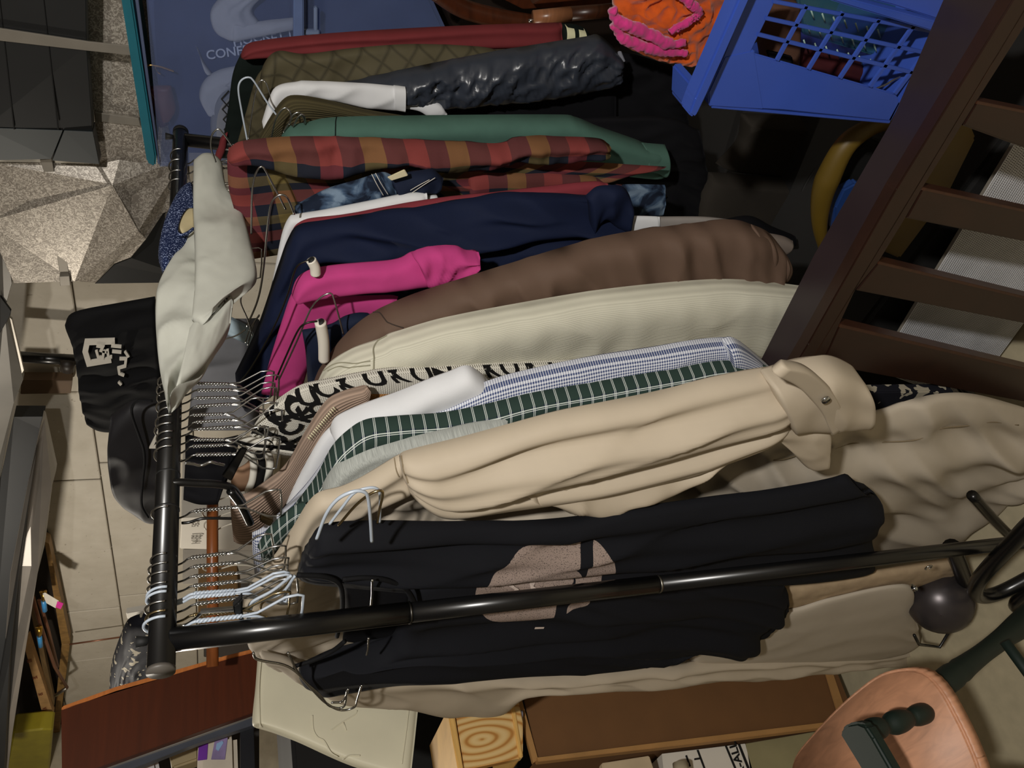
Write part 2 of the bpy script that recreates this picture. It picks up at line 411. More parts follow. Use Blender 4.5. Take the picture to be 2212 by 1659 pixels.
d2 = thing('ceiling_duct', 'flat dark grey ceiling duct with a pale metal strap, top corner above the tub', 'duct', tuple(un2(100, 150, 0, 1.82)))
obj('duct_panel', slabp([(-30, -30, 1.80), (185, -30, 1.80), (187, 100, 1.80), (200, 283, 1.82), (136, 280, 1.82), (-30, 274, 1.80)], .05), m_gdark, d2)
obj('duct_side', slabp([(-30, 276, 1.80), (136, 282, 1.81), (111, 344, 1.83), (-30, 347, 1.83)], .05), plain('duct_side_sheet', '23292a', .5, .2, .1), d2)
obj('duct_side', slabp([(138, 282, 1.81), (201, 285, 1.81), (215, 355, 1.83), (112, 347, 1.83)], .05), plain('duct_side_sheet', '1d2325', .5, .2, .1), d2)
obj('strap', slabp([(-30, 57, 1.79), (190, 90, 1.79), (285, 100, 1.79), (285, 120, 1.79), (190, 110, 1.79), (-30, 85, 1.79)], .006), m_gplain, d2)
for a, b in ((90, 125), (-5, 3)):
    obj('seam', slabp([(90+a-90, -30, 1.797), (92+a-90, -30, 1.797), (127+a-90, 280, 1.797), (124+a-90, 280, 1.797)], .004), MT['black'], d2)
# duct beam at the left, upper
d3 = thing('duct_beam', 'long dark grey sheet metal duct running toward the window', 'duct', tuple(un2(60, 1200, 0, 2.2)))
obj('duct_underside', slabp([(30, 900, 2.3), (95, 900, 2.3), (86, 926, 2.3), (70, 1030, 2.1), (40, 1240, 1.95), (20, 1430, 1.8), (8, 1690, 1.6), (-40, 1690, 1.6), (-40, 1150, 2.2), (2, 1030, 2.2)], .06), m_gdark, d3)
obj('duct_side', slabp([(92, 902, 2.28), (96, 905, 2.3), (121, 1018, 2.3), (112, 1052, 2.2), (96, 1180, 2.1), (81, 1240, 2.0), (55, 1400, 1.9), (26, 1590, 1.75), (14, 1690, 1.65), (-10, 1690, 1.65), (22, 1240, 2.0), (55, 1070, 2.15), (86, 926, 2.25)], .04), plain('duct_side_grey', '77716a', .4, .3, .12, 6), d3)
d4 = thing('upper_duct', 'small pale grey duct piece at the ceiling left of the spangled duct', 'duct', tuple(un2(10, 750, 0, 2.1)))
obj('duct_panel', slabp([(-30, 560, 2.1), (2, 450, 2.1), (26, 612, 2.1), (10, 670, 2.1), (18, 700, 2.1), (50, 820, 2.1), (30, 870, 2.15), (0, 1030, 2.2), (-30, 1100, 2.2)], .03), plain('duct_grey', '6b6862', .45, .3, .15, 6), d4)
obj('seam', slabp([(0, 640, 2.09), (24, 672, 2.09), (22, 682, 2.09), (0, 720, 2.09)], .01), MT['black'], d4)
obj('hanger_strap', slabp([(20, 685, 2.08), (26, 690, 2.08), (52, 800, 2.08), (47, 808, 2.08)], .01), m_gplain, d4)
# dark pipe under the duct, wooden cupboard top, drain pipe
t = thing('drain_pipe', 'dark horizontal pipe with a round elbow on the pale block wall', 'pipe', tuple(un2(60, 760, 0, 2.4)))
obj('pipe', tube([un2(40, 771, 0, 2.42), un2(170, 778, 0, 2.42)], .022, 14, False), MT['blackmetal'], t)
obj('elbow', tube([un2(146, 778, 0, 2.40), un2(146, 798, 0, 2.40)], .026, 14, False), plain('rusty_black', '241c16', .5), t)
tag(obj('wall_bracket_board', slab([(46, 822), (156, 822), (153, 850), (44, 852)], 0, KX(2.5), .05), plain('brown_board', '5a4632', .7)), 'small brown board fixed to the block wall beneath the dark pipe', 'board')

# ------------------------------------------------------------------ window corner at the far left
m_lumber = wood('old_lumber', '8a6a3c', .6, .6, 5, (3, 3, 3)); m_pinkpipe = plain('copper_pipe', '8a5f4a', .35, .6)
wn = thing('window_alcove', 'old lumber framed basement alcove with stencilled stud and pipes', 'window frame', tuple(un2(100, 1400, 0, 2.45)))
obj('stud', slabp([(96, 1170, 2.5), (106, 1175, 2.5), (151, 1385, 2.5), (133, 1392, 2.5)], .06), m_lumber, wn)
obj('stud', slabp([(133, 1392, 2.5), (151, 1392, 2.5), (130, 1560, 2.5), (122, 1690, 2.5), (103, 1690, 2.5), (116, 1560, 2.5)], .06), m_lumber, wn)
sl = obj('stud', slabp([(52, 1395, 2.36), (62, 1380, 2.36), (116, 1545, 2.36), (113, 1574, 2.36), (100, 1574, 2.36)], .05), plain('stencilled_stud', 'b08a5c', .7, var=.2), wn)
obj('joist', slabp([(60, 1290, 2.45), (72, 1290, 2.45), (118, 1520, 2.40), (112, 1545, 2.4)], .04), wood('grey_lumber', '6a5434', .7), wn)
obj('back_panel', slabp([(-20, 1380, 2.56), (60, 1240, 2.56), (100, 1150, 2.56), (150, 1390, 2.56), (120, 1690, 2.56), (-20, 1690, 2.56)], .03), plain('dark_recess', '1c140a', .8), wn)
for k, s in enumerate('8 3 E 2'.split()):
    pass
n6 = [('B3', 64, 1428), ('2E', 76, 1464), ('35', 88, 1500), ('AT', 97, 1532)]
for s, x, y in n6:
    c = un2(x, y, 0, 2.355); obj('stencil', text_plane(s, c, un2(x+6, y+20, 0, 2.355)-c, c-un2(x+10, y-3, 0, 2.355), .035, .02), plain('stencil_ink', '7a3a20', .8), sl)
pp = thing('water_pipe', 'copper water pipe sloping past blue valve handles', 'pipe', tuple(un2(110, 1400, 0, 2.3)))
obj('pipe', tube([un2(70, 1290, 0, 2.34), un2(88, 1352, 0, 2.34), un2(118, 1440, 0, 2.34), un2(145, 1485, 0, 2.34)], .009, 10, False), m_pinkpipe, pp)
obj('pipe', tube([un2(84, 1296, 0, 2.40), un2(104, 1360, 0, 2.40), un2(124, 1440, 0, 2.40)], .009, 10, False), m_pinkpipe, pp)
obj('pipe', tube([un2(144, 1486, 0, 2.34), un2(132, 1494, 0, 2.34), un2(120, 1502, 0, 2.34)], .010, 10, False), steelm('grey_pipe', '9a948c', .4), pp)
obj('pipe', tube([un2(150, 1392, 0, 2.45), un2(262, 1376, 0, 2.45)], .005, 8, False), m_pinkpipe, pp)
m_blueh = plain('blue_handle', '3f8fcc', .35)
for (x, y, nm) in ((95, 1305, 'blue valve handle beside the white and pink tag'), (86, 1382, 'blue valve handle with brass stem, left of the tagged one')):
    v = thing('valve_handle', nm, 'valve', tuple(un2(x, y, 0, 2.28)))
    obj('handle', tube([un2(x-1, y-8, 0, 2.28), un2(x+2, y+14, 0, 2.28)], .012, 8, False), m_blueh, v)
    obj('stem', tube([un2(x-2, y-28, 0, 2.3), un2(x, y-14, 0, 2.28), un2(x-1, y-7, 0, 2.28)], [.017, .012, .01], 8, False), plain('brass', 'b08a3a', .25, .9), v)
tg = tag(obj('tag', slab([(92, 1283), (97, 1280), (127, 1298), (120, 1314), (100, 1303)], 0, KX(2.26), .002, .0005), MT['paper']), 'small white and pink paper tag hanging on the water pipe', 'tag')
obj('pink_end', slab([(124, 1299), (137, 1304), (131, 1316), (120, 1312)], 0, KX(2.258), .003, .0005), plain('pink_print', 'd8359a', .5), tg, 'pink end')
tag(obj('yellow_bin', slabp([(28, 1583, 2.2), (90, 1576, 2.2), (114, 1576, 2.2), (104, 1690, 2.2), (8, 1690, 2.2)], .12, .01), plain('yellow_plastic', '8f8420', .4)), 'olive yellow plastic sheet lying at the bottom of the alcove', 'sheet')
# ------------------------------------------------------------------ garment rack
HR = 1.50
L_ = 1.10
rk = thing('garment_rack', 'black tubular metal garment rack loaded with clothes', 'clothes rack', (0, 0, 0))
e0 = un(340, 1447, 1, 0.0); e0[2] = HR
obj('hanging_rail', tube([(e0[0], 0, HR), (L_ + .012, 0, HR)], .0145, 20, False), MT['blackmetal'], rk)
obj('end_cap', joinm([tube([(e0[0]-.004, 0, HR), (e0[0]+.001, 0, HR)], .0148, 20, False)]), plain('grey_cap', '55504a', .5), rk, 'dull grey round end cap')
obj('end_cap', tube([(L_+.01, 0, HR), (L_ + .02, 0, HR)], .0150, 20, False), MT['black'], rk)
for x in (un(367, 820, 0, 0)[0], .0):
    pass
for s in (.175, .23, .62): obj('sleeve_joint', tube([(s, 0, HR), (s + .002, 0, HR)], .0152, 18, False), MT['black'], rk)
obj('knob', tube([(e0[0]+.035, 0, HR+.012), (e0[0]+.035, 0, HR+.026)], [.004, .007], 10, False), MT['black'], rk)
obj('knob', tube([(L_-.005, .0, HR+.012), (L_-.005, .0, HR+.028)], [.004, .007], 10, False), MT['black'], rk)
for X_ in (0.0, L_ - .012):
    p = obj('post', joinm([tube([(X_, 0, HR-.008), (X_, 0, 1.22)], .0135, 18, False), tube([(X_, 0, 1.22), (X_, 0, .86)], .0125, 18, False), tube([(X_, 0, .86), (X_, 0, ZF+.06)], .0118, 18, False)]), MT['blackmetal'], rk)
    obj('post_joint', tube([(X_, 0, 1.221), (X_, 0, 1.2185)], .0139, 18, False), steelm('joint_ring', '55534f', .4), p)
    obj('post_joint', tube([(X_, 0, .861), (X_, 0, .858)], .0129, 18, False), steelm('joint_ring', '8b887f', .4), p)
    obj('foot', tube([(X_, -.30, ZF+.012), (X_, -.27, ZF+.045), (X_, -.2, ZF+.06), (X_, .2, ZF+.06), (X_, .27, ZF+.045), (X_, .30, ZF+.012)], .012, 12), MT['blackmetal'], rk)
obj('bottom_rail', tube([(0, 0, ZF+.11), (L_, 0, ZF+.11)], .011, 12, False), MT['blackmetal'], rk)
c_ = un(2006, 1226, 0, -.015); obj('screw_eye', tube([c_ + np.array([0, .006*math.cos(a), .006*math.sin(a)]) for a in np.linspace(0, 5.5, 9)], .0013, 6), MT['steel'], rk, 'small bright steel screw eye')
# bent black tubes standing by the rack foot
bt = thing('folding_cart', 'bent black tubular cart frame at the foot of the near post', 'cart', tuple(un(2150, 1250, 0, .0)))
for X0, pts in ((-.03, [(2290, 1080), (2230, 1128), (2185, 1175), (2140, 1222), (2112, 1258), (2108, 1283), (2130, 1288), (2165, 1278), (2220, 1250), (2300, 1205)]),
                (.10, [(2100, 1070), (2140, 1115), (2190, 1165), (2260, 1230)])):
    obj('tube_frame', tube([un(x, y, 0, X0) for x, y in pts], .0135 if X0 < 0 else .010, 12), MT['blackmetal'], bt)
bh = thing('lamp_shade', 'glossy black dome shade lying below the trench coat hem', 'lamp', tuple(un(2040, 1290, 0, .02)))
def dome():
    c = un(2030, 1303, 0, .03); ax = -(R[:, 2]) * .75 + np.array([0, 0, .5]) - R[:, 0]*.25; ax /= np.linalg.norm(ax)
    V = []; Fc = []; seg = 32; a1 = np.cross(ax, [0, 0, 1.]); a1 /= np.linalg.norm(a1); a2 = np.cross(ax, a1)
    pr = [(r, .052*math.sqrt(max(0, 1-(r/.064)**2))) for r in [.0005, .02, .036, .048, .056, .061, .0635]] + [(.0655, -.004), (.0655, -.03), (.05, -.05), (.001, -.055)]
    for r, h in pr:
        for k in range(seg):
            a = 2*math.pi*k/seg; V.append(c + ax*h + r*(math.cos(a)*a1 + math.sin(a)*a2))
    for i in range(len(pr)-1):
        for k in range(seg): Fc.append([i*seg+k, i*seg+(k+1) % seg, (i+1)*seg+(k+1) % seg, (i+1)*seg+k])
    return mesh(V, Fc, True), c, ax
dm, dc, dax = dome()
obj('dome', dm, plain('glossy_gunmetal', '4a4546', .34, .6, .15), bh)
obj('bracket', tube([un(1975, 1372, 0, -.02), un(1985, 1392, 0, -.02), un(2030, 1398, 0, -.02), un(2052, 1362, 0, -.02)], .0032, 8, False), MT['blackmetal'], bh)
obj('bolt', tube([un(1972, 1268, 0, -.02), un(1976, 1272, 0, -.03)], .005, 10, False), steelm('bolt', 'cfd2d6', .2), bh, 'bright steel bolt')
obj('neck', tube([un(2085, 1255, 0, .04), un(2070, 1215, 0, .05), un(2055, 1180, 0, .06)], .016, 12), MT['blackmetal'], bh)

# ------------------------------------------------------------------ clothes
def S(f): return f * L_
def zr(y):   # place on the rail whose hook shows at picture row y
    ys = [1385, 1200, 1042, 905, 785, 680, 586, 501, 426, 357, 295]
    return float(np.interp(-y, [-v for v in ys], np.linspace(0, 1, 11))) * L_
def garment(name, label, cat, s, parts, group=None):
    t = thing(name, label, cat, (s, 0, HR), group)
    out = {}
    for P in parts:
        P = dict(P); pn = P.pop('n'); mt = P.pop('m'); ds = P.pop('ds', 0); ds1 = P.pop('ds1', ds); lb = P.pop('lb', None); pa = P.pop('pa', None)
        rails = P.pop('r')
        Lf = loft(rails, s + ds, s + ds1, **P)
        out[pn] = (obj(pn, Lf.me, mt, out[pa][0] if pa else t, lb), Lf)
    return t, out
def button(c, r, mat, parent, nm='button', lb=None):
    d = np.array([-1, 0, 0.]); return obj(nm, tube([np.array(c), np.array(c) + d*.003], r, 12, False), mat, parent, lb)

m_ = {}
m_['maroon'] = fabric('maroon_wool', '6c2a2d', .85); m_['bottle'] = fabric('black_green_wool', '0c1512', .9); m_['stripe'] = fabric('cream_stripe', 'd8d6b0', .85)
m_['olive'] = fabric('olive_quilting', '4f4936', .75, pattern='quilt'); m_['puff'] = fabric('black_nylon', '30353f', .32, spec=.6, bmp=.05)
m_['white'] = fabric('white_cotton', 'd3d4d6', .9, .03); m_['oliverib'] = fabric('olive_rib', '4a432c', .9, pattern='rib')
m_['green'] = fabric('green_fleece', '48675c', .92); m_['flannel'] = fabric('flannel_check', '6a5a40', .9, pattern='flannel')
m_['tie'] = fabric('tie_dye_navy', '2a3548', .9, pattern='tiedye'); m_['rust'] = fabric('brick_red_cotton', '7d3139', .9)
m_['navy'] = fabric('navy_twill', '0e1730', .8, bmp=.35); m_['pink'] = fabric('hot_pink_cotton', 'b23c78', .9); m_['denim'] = fabric('dark_indigo', '141c30', .8)
m_['brown'] = fabric('brown_cotton', '5d4a3e', .72, .04); m_['cord'] = fabric('cream_corduroy', 'cbc8b6', .9, .03, pattern='cord')
m_['knit'] = fabric('ivory_knit', 'd6d2c6', .95, .03, pattern='knit'); m_['ink'] = fabric('black_yarn', '0c0b0b', .95); m_['tanknit'] = fabric('tan_knit', 'a0703e', .95, pattern='knit')
m_['taupe'] = fabric('taupe_rib', 'a08a7a', .85, pattern='rib'); m_['taupe2'] = fabric('taupe_lining', '8d6f58', .85)
m_['ging'] = fabric('blue_gingham', '7a86a5', .85, pattern='gingham'); m_['tatt'] = fabric('green_tattersall', '24403a', .85, pattern='tattersall')
m_['heather'] = fabric('grey_heather', '9a9d98', .92, pattern='heather'); m_['trench'] = fabric('beige_gabardine', 'b4a793', .62, .03, bmp=.08, spec=.3)
m_['trench2'] = fabric('pale_beige_gabardine', 'b4a998', .7, .03, bmp=.08, spec=.3); m_['fleece'] = fabric('worn_beige_fleece', 'b59f80', .95, pattern='patch')
m_['tee'] = fabric('black_jersey', '101116', .85, pattern='print'); m_['blk'] = fabric('black_jersey_plain', '0c0c10', .85); m_['bind'] = fabric('black_binding', '0b0b0d', .8)
m_['cloth'] = fabric('pale_grey_canvas', 'bfc0b6', .9, .04); m_['beanie'] = fabric('speckled_navy_knit', '1c2748', .95, pattern='speck')

garment('varsity_jacket', 'maroon sleeved varsity jacket with cream striped cuff, farthest on the rack', 'jacket', S(.97), [
 dict(n='body', m=m_['bottle'], ds=.02, thick=.012, r=[[(520,116),(800,112),(1230,120)],[(503,160),(800,170),(1230,190)],[(492,240),(800,250),(1230,260)],[(476,342),(800,340),(1230,330)]], wr=.006),
 dict(n='lower_collar', m=m_['maroon'], ds=.012, thick=.01, r=[[(492,285),(488,320),(474,350)],[(476,300),(466,330),(462,352)]]),
 dict(n='sleeve', m=m_['maroon'], ds=-.01, thick=.026, r=[[(519,120),(530,98),(560,88),(640,78),(790,66),(1000,55),(1212,48)],[(520,120),(560,103),(640,95),(790,84),(1000,78),(1212,72)],[(521,122),(600,118),(660,112),(790,108),(1000,104),(1212,98)]], folds=[(.004,1.2,.2,.1)], wr=.004, wf=(3,20)),
 dict(n='cuff', m=m_['bottle'], ds=-.010, thick=.024, r=[[(1211,50),(1240,52),(1262,60),(1274,74)],[(1211,74),(1240,76),(1272,82)],[(1211,98),(1240,98),(1270,96)]], pa='sleeve'),
 dict(n='stripe', m=m_['stripe'], ds=-.0125, thick=.0245, ends=0, r=[[(1220,52),(1236,54)],[(1218,74),(1234,76)],[(1216,94),(1231,94)]], pa='sleeve'),
 dict(n='stripe', m=m_['stripe'], ds=-.0125, thick=.0245, ends=0, r=[[(1246,56),(1260,60)],[(1244,76),(1260,78)],[(1242,94),(1258,93)]], pa='sleeve')])
garment('quilted_jacket', 'olive brown diamond quilted jacket, next to the maroon sleeve', 'jacket', S(.93), [
 dict(n='body', m=m_['olive'], ds=.01, thick=.012, r=[[(600,112),(800,130),(1100,160)],[(556,165),(700,190),(1100,200)],[(535,230),(700,250),(1100,260)],[(512,312),(700,310),(1100,310)]], wr=.008),
 dict(n='sleeve', m=m_['olive'], ds=-.012, thick=.024, r=[[(558,190),(570,138),(600,110),(660,116),(760,104),(880,95),(1000,98),(1062,105),(1086,120)],[(562,200),(600,150),(700,140),(880,130),(1000,125),(1086,130)],[(566,215),(620,190),(720,185),(900,170),(1000,160),(1085,150)]], folds=[(.005,.9,.6,.2)], wr=.006, wf=(8,12), slant=.8)])
garment('shade_cloth', 'plain black cloth added as shade beside the puffer jacket', 'coat', S(.90), [  # black cloth added to darken the gaps between the far garments
 dict(n='body', m=m_['blk'], ds=.05, thick=.02, r=[[(600,130),(900,120),(1300,110),(1450,140)],[(600,220),(900,220),(1300,220),(1480,230)],[(600,330),(900,330),(1300,330),(1490,330)]], wr=.006)])
garment('shade_cloth', 'long black cloth added as shade between green sweatshirt and flannel', 'coat', S(.80), [  # second added cloth, its black stands in for deep shade between sleeves
 dict(n='body', m=m_['blk'], ds=.03, thick=.02, r=[[(640,280),(1000,270),(1400,250),(1510,280)],[(640,400),(1000,400),(1400,380),(1530,400)],[(600,560),(1000,560),(1400,520),(1530,520)]], wr=.006)])
puffs = [dict(n='body', m=m_['blk'], ds=.02, thick=.01, r=[[(740,185),(1000,190),(1330,170)],[(720,240),(1000,240),(1330,210)],[(700,290),(1000,290),(1330,270)]]),
 dict(n='sleeve', m=m_['puff'], ds=-.012, thick=.045, r=[[(735,180),(800,166),(900,143),(990,125),(1080,108),(1130,100),(1230,84),(1268,78),(1290,74),(1315,92),(1338,118),(1342,136)],[(738,188),(860,185),(1000,170),(1100,155),(1230,130),(1342,140)],[(742,200),(880,224),(1050,222),(1200,205),(1290,190),(1335,160)]], folds=[(.004,.8,3.4,.1)], wr=.010, wf=(26,16), crump=.010, slant=.5)]
pj, po = garment('puffer_jacket', 'shiny black puffer jacket with a crumpled sleeve', 'jacket', S(.89), puffs)
obj('label', slab([(1334,112),(1342,110),(1352,134),(1340,136)], 0, S(.86), .003), plain('grey_label', '8a8d96', .4), pj, 'small silver grey label')
garment('tee_shirt', 'white tee with stitched sleeve hem over the olive ribbed sweater', 't-shirt', S(.84), [
 dict(n='sleeve', m=m_['white'], ds=0, thick=.014, r=[[(566,262),(584,205),(600,186),(640,178),(660,175),(760,178),(850,185),(874,188)],[(568,272),(596,222),(640,195),(700,195),(780,210),(875,215)],[(570,285),(600,240),(625,213),(650,208),(700,212),(790,232),(875,240)]], wr=.006, wf=(6,22), slant=.4),
 dict(n='sleeve_hem', m=m_['white'], ds=-.004, thick=.014, ends=0, r=[[(851,184),(875,187)],[(850,210),(874,213)],[(852,237),(874,241)]], pa='sleeve'),
 dict(n='body', m=m_['white'], ds=.012, thick=.008, r=[[(700,205),(875,220),(945,222),(966,246)],[(700,230),(880,235),(925,251),(955,250)]], wr=.004)])
garment('ribbed_sweater', 'dark olive ribbed sweater under the white tee', 'sweater', S(.81), [
 dict(n='body', m=m_['oliverib'], thick=.02, r=[[(556,302),(584,252),(612,214),(640,205),(700,214),(790,236),(890,253)],[(562,305),(600,258),(650,232),(720,240),(890,262)],[(570,310),(620,290),(700,275),(890,275)]], folds=[(.003,1.1,.2,0)])])
gg_, go = garment('sweatshirt', 'plain green sweatshirt with a long smooth sleeve', 'sweatshirt', S(.765), [
 dict(n='sleeve', m=m_['green'], thick=.04, pr=2.8, r=[[(608,292),(626,272),(662,264),(722,253),(900,249),(1190,247),(1242,252),(1292,272),(1372,300),(1392,308),(1434,312)],[(610,300),(720,285),(900,285),(1200,290),(1300,320),(1434,342)],[(614,320),(720,322),(900,325),(1200,340),(1300,365),(1432,378)]], folds=[(.004,.9,.15,.1)], wr=.004, wf=(4,10)),
 dict(n='cuff', m=m_['green'], ds=-.006, thick=.034, r=[[(1386,308),(1436,312)],[(1386,338),(1437,342)],[(1384,370),(1433,377)]], pa='sleeve')])
garment('flannel_shirt', 'red, olive and navy checked flannel shirt', 'shirt', S(.69), [
 dict(n='body', m=m_['flannel'], ds=.012, thick=.018, r=[[(494,318),(800,330),(1100,340),(1440,360)],[(491,360),(800,370),(1310,390)],[(500,430),(800,430),(1310,420),(1440,420)],[(545,560),(800,520),(1310,470)]], wr=.012, wf=(5,14)),
 dict(n='lower_sleeve', m=m_['flannel'], ds=0, thick=.02, r=[[(1010,378),(1060,369),(1200,369),(1270,375),(1312,392)],[(1010,395),(1200,392),(1312,400)],[(1010,420),(1200,418),(1312,415)]], wr=.004),
 dict(n='sleeve', m=m_['flannel'], ds=-.03, thick=.030, r=[[(490,336),(500,316),(532,303),(640,294),(800,297),(950,305),(1080,309),(1110,298),(1160,292),(1200,294),(1290,298),(1316,312)],[(492,340),(560,325),(700,328),(850,325),(1000,330),(1150,315),(1316,318)],[(494,346),(560,350),(640,372),(720,378),(800,362),(880,352),(950,368),(1040,362),(1110,345),(1200,345),(1314,332)]], folds=[(.006,1.1,1.1,.1)], wr=.010, wf=(14,16), slant=.6, crump=.002)])
g8, o8 = garment('tie_dye_tee', 'navy tie dyed tee with white double stitched sleeve', 't-shirt', S(.625), [
 dict(n='body', m=m_['tie'], ds=.014, thick=.01, r=[[(640,446),(900,430),(1310,405),(1350,398),(1436,399)],[(630,470),(900,450),(1310,430),(1437,430)],[(610,520),(900,500),(1310,475),(1432,466)]], wr=.004),
 dict(n='sleeve', m=m_['tie'], ds=-.012, thick=.02, r=[[(636,446),(700,412),(780,385),(824,372),(846,378)],[(640,452),(740,420),(852,395)],[(646,460),(760,450),(858,428)]], wr=.006, wf=(8,20)),
 dict(n='sleeve_hem', m=m_['denim'], ds=-.016, thick=.022, r=[[(842,384),(870,378),(905,368),(935,366),(958,385)],[(850,400),(900,398),(950,402)],[(862,425),(900,416),(930,408)]], wr=.008, wf=(20,30))])
for k, (a, b) in enumerate((((803,376),(828,422)), ((811,374),(838,420)), ((885,412),(928,388)), ((888,418),(940,384)))):
    obj('stitching', tube([un(*a, 0, S(.625)-.036), un((a[0]+b[0])/2-1, (a[1]+b[1])/2, 0, S(.625)-.043), un(*b, 0, S(.625)-.038)], .0006, 5), MT['paper'], g8, 'white stitching')
obj('tag', slab([(836,383),(874,366),(882,380),(846,391)], 0, S(.625)-.045, .002), plain('cream_tag', 'd6ccaa', .6), g8, 'cream fabric tag')
garment('tee_shirt', 'thin white tee edge showing just above the brick red one', 't-shirt', S(.588), [
 dict(n='sleeve', m=m_['white'], thick=.012, r=[[(574,672),(590,600),(608,510),(624,472),(640,465),(700,455),(800,435),(880,419),(922,417)],[(576,672),(594,606),(616,520),(636,478),(700,466),(800,446),(922,428)],[(579,675),(604,610),(632,500),(650,486),(700,480),(800,462),(920,442)]], wr=.002),
 dict(n='body', m=m_['white'], ds=.012, thick=.006, r=[[(700,470),(925,425),(944,432)],[(700,480),(925,436),(944,440)]])])
garment('tee_shirt', 'brick red tee between the thin white tee and the navy jacket', 't-shirt', S(.572), [
 dict(n='body', m=m_['rust'], thick=.014, r=[[(604,610),(625,520),(650,478),(740,465),(920,432),(1100,412),(1270,393),(1312,396)],[(612,620),(650,510),(760,480),(920,450),(1100,430),(1312,408)],[(620,630),(670,540),(800,500),(920,480),(1100,460),(1300,430)]], wr=.003)])
garment('white_shirt', 'white shirt tail showing under the brown jacket cuff', 'shirt', S(.50), [
 dict(n='shirt_tail', m=m_['white'], thick=.008, r=[[(1335,468),(1353,466),(1425,468)],[(1337,500),(1356,503),(1424,495)],[(1340,530),(1358,530),(1424,530)]], wr=.003),
 dict(n='lining', m=fabric('grey_lining', '8b8580', .8), ds=.006, thick=.006, r=[[(1400,470),(1525,470),(1600,480)],[(1400,500),(1525,500),(1600,500)]])])
garment('navy_jacket', 'navy cotton jacket with deep diagonal folds behind the pink tee', 'jacket', S(.535), [
 dict(n='body', m=m_['navy'], ds=.005, thick=.04, r=[[(508,806),(556,705),(600,575),(622,515),(645,485),(700,475),(800,460),(950,440),(1060,420),(1150,415),(1262,424),(1340,420)],[(512,830),(575,720),(640,600),(760,535),(950,500),(1150,470),(1355,460)],[(520,860),(610,740),(700,640),(850,590),(1000,560),(1200,520),(1357,500)],[(530,880),(650,790),(760,700),(900,660),(1050,620),(1200,560),(1340,540)]], folds=[(.014,2.1,-.7,.15),(.007,4.2,-.9,.4)], wr=.030, wf=(5,14), slant=-.35),
 dict(n='cuff', m=m_['navy'], ds=-.035, thick=.02, r=[[(1262,424),(1290,404),(1338,400),(1358,418),(1366,446)],[(1270,440),(1310,430),(1362,462)],[(1276,520),(1300,470),(1330,490),(1354,500)]], wr=.008, wf=(20,20))])
garment('pink_tee', 'hot pink tee with a rolled sleeve, the only pink one', 't-shirt', S(.455), [
 dict(n='body', m=m_['pink'], ds=.004, thick=.014, r=[[(564,850),(585,770),(610,690),(630,634),(650,622),(700,640),(860,640)],[(600,850),(625,770),(650,700),(680,660),(760,660),(850,660)],[(650,850),(670,780),(690,720),(740,700),(800,690),(840,680)]], wr=.004, wf=(5,10)),
 dict(n='sleeve', m=m_['pink'], ds=-.02, thick=.028, r=[[(630,632),(640,604),(662,586),(700,577),(780,569),(858,560),(890,545),(935,540)],[(632,636),(660,612),(760,595),(860,588),(945,575)],[(636,640),(700,632),(780,622),(860,614),(945,609)]], folds=[(.004,.8,.3,.3)], wr=.005, wf=(6,14)),
 dict(n='rolled_cuff', m=m_['pink'], ds=-.032, thick=.026, r=[[(888,546),(905,538),(945,530),(985,531),(1005,540),(1034,545)],[(905,570),(950,562),(1000,568),(1033,552)],[(915,610),(950,612),(985,608),(1005,610),(1034,556)]], wr=.010, wf=(26,26), slant=.8)])
garment('indigo_top', 'small dark indigo top tucked behind the cardboard hanger tube', 'top', S(.43), [
 dict(n='body', m=m_['denim'], thick=.016, r=[[(652,712),(690,706),(720,700),(745,684),(772,676),(800,678)],[(660,760),(700,740),(740,720),(800,700)],[(665,830),(690,822),(720,795),(770,740),(820,700)]], wr=.006)])
bb_, bro = garment('brown_jacket', 'taupe brown jacket with a long creased sleeve', 'jacket', S(.395), [
 dict(n='sleeve', m=m_['brown'], thick=.05, pr=2.8, r=[[(672,838),(694,790),(730,742),(760,708),(800,678),(832,660),(900,632),(1000,600),(1080,575),(1300,511),(1500,481),(1580,474),(1622,484),(1660,502),(1688,535)],[(690,845),(760,760),(830,715),(950,665),(1100,620),(1300,570),(1500,540),(1692,570)],[(705,850),(800,795),(900,750),(1050,700),(1300,660),(1500,640),(1672,606)]], folds=[(.004,1,.3,.2)], wr=.014, wf=(16,7), slant=-1.0),
 dict(n='cuff', m=m_['brown'], ds=-.008, thick=.034, r=[[(1622,484),(1655,500),(1692,540)],[(1625,540),(1660,545),(1694,568)],[(1620,604),(1650,604),(1672,600)]], wr=.01, wf=(30,10), pa='sleeve'),
 dict(n='lining', m=fabric('jacket_lining', '6f655e', .8), ds=.02, thick=.014, r=[[(1640,500),(1690,510),(1712,520)],[(1640,560),(1690,548),(1700,535)]])])
cc_, cor = garment('corduroy_shirt', 'ivory fine corduroy shirt with broad pale sleeve', 'shirt', S(.345), [
 dict(n='sleeve', m=m_['cord'], thick=.05, pr=3, r=[[(684,830),(700,800),(722,778),(762,753),(820,734),(850,718),(950,688),(1100,658),(1300,625),(1500,605),(1610,604),(1722,616),(1760,622)],[(695,840),(760,790),(830,770),(950,740),(1150,710),(1400,680),(1600,670),(1740,690)],[(705,850),(780,830),(830,822),(1000,810),(1250,790),(1500,765),(1700,760)]], folds=[(.003,.8,.2,.2)], wr=.005, wf=(12,8), slant=.5)])
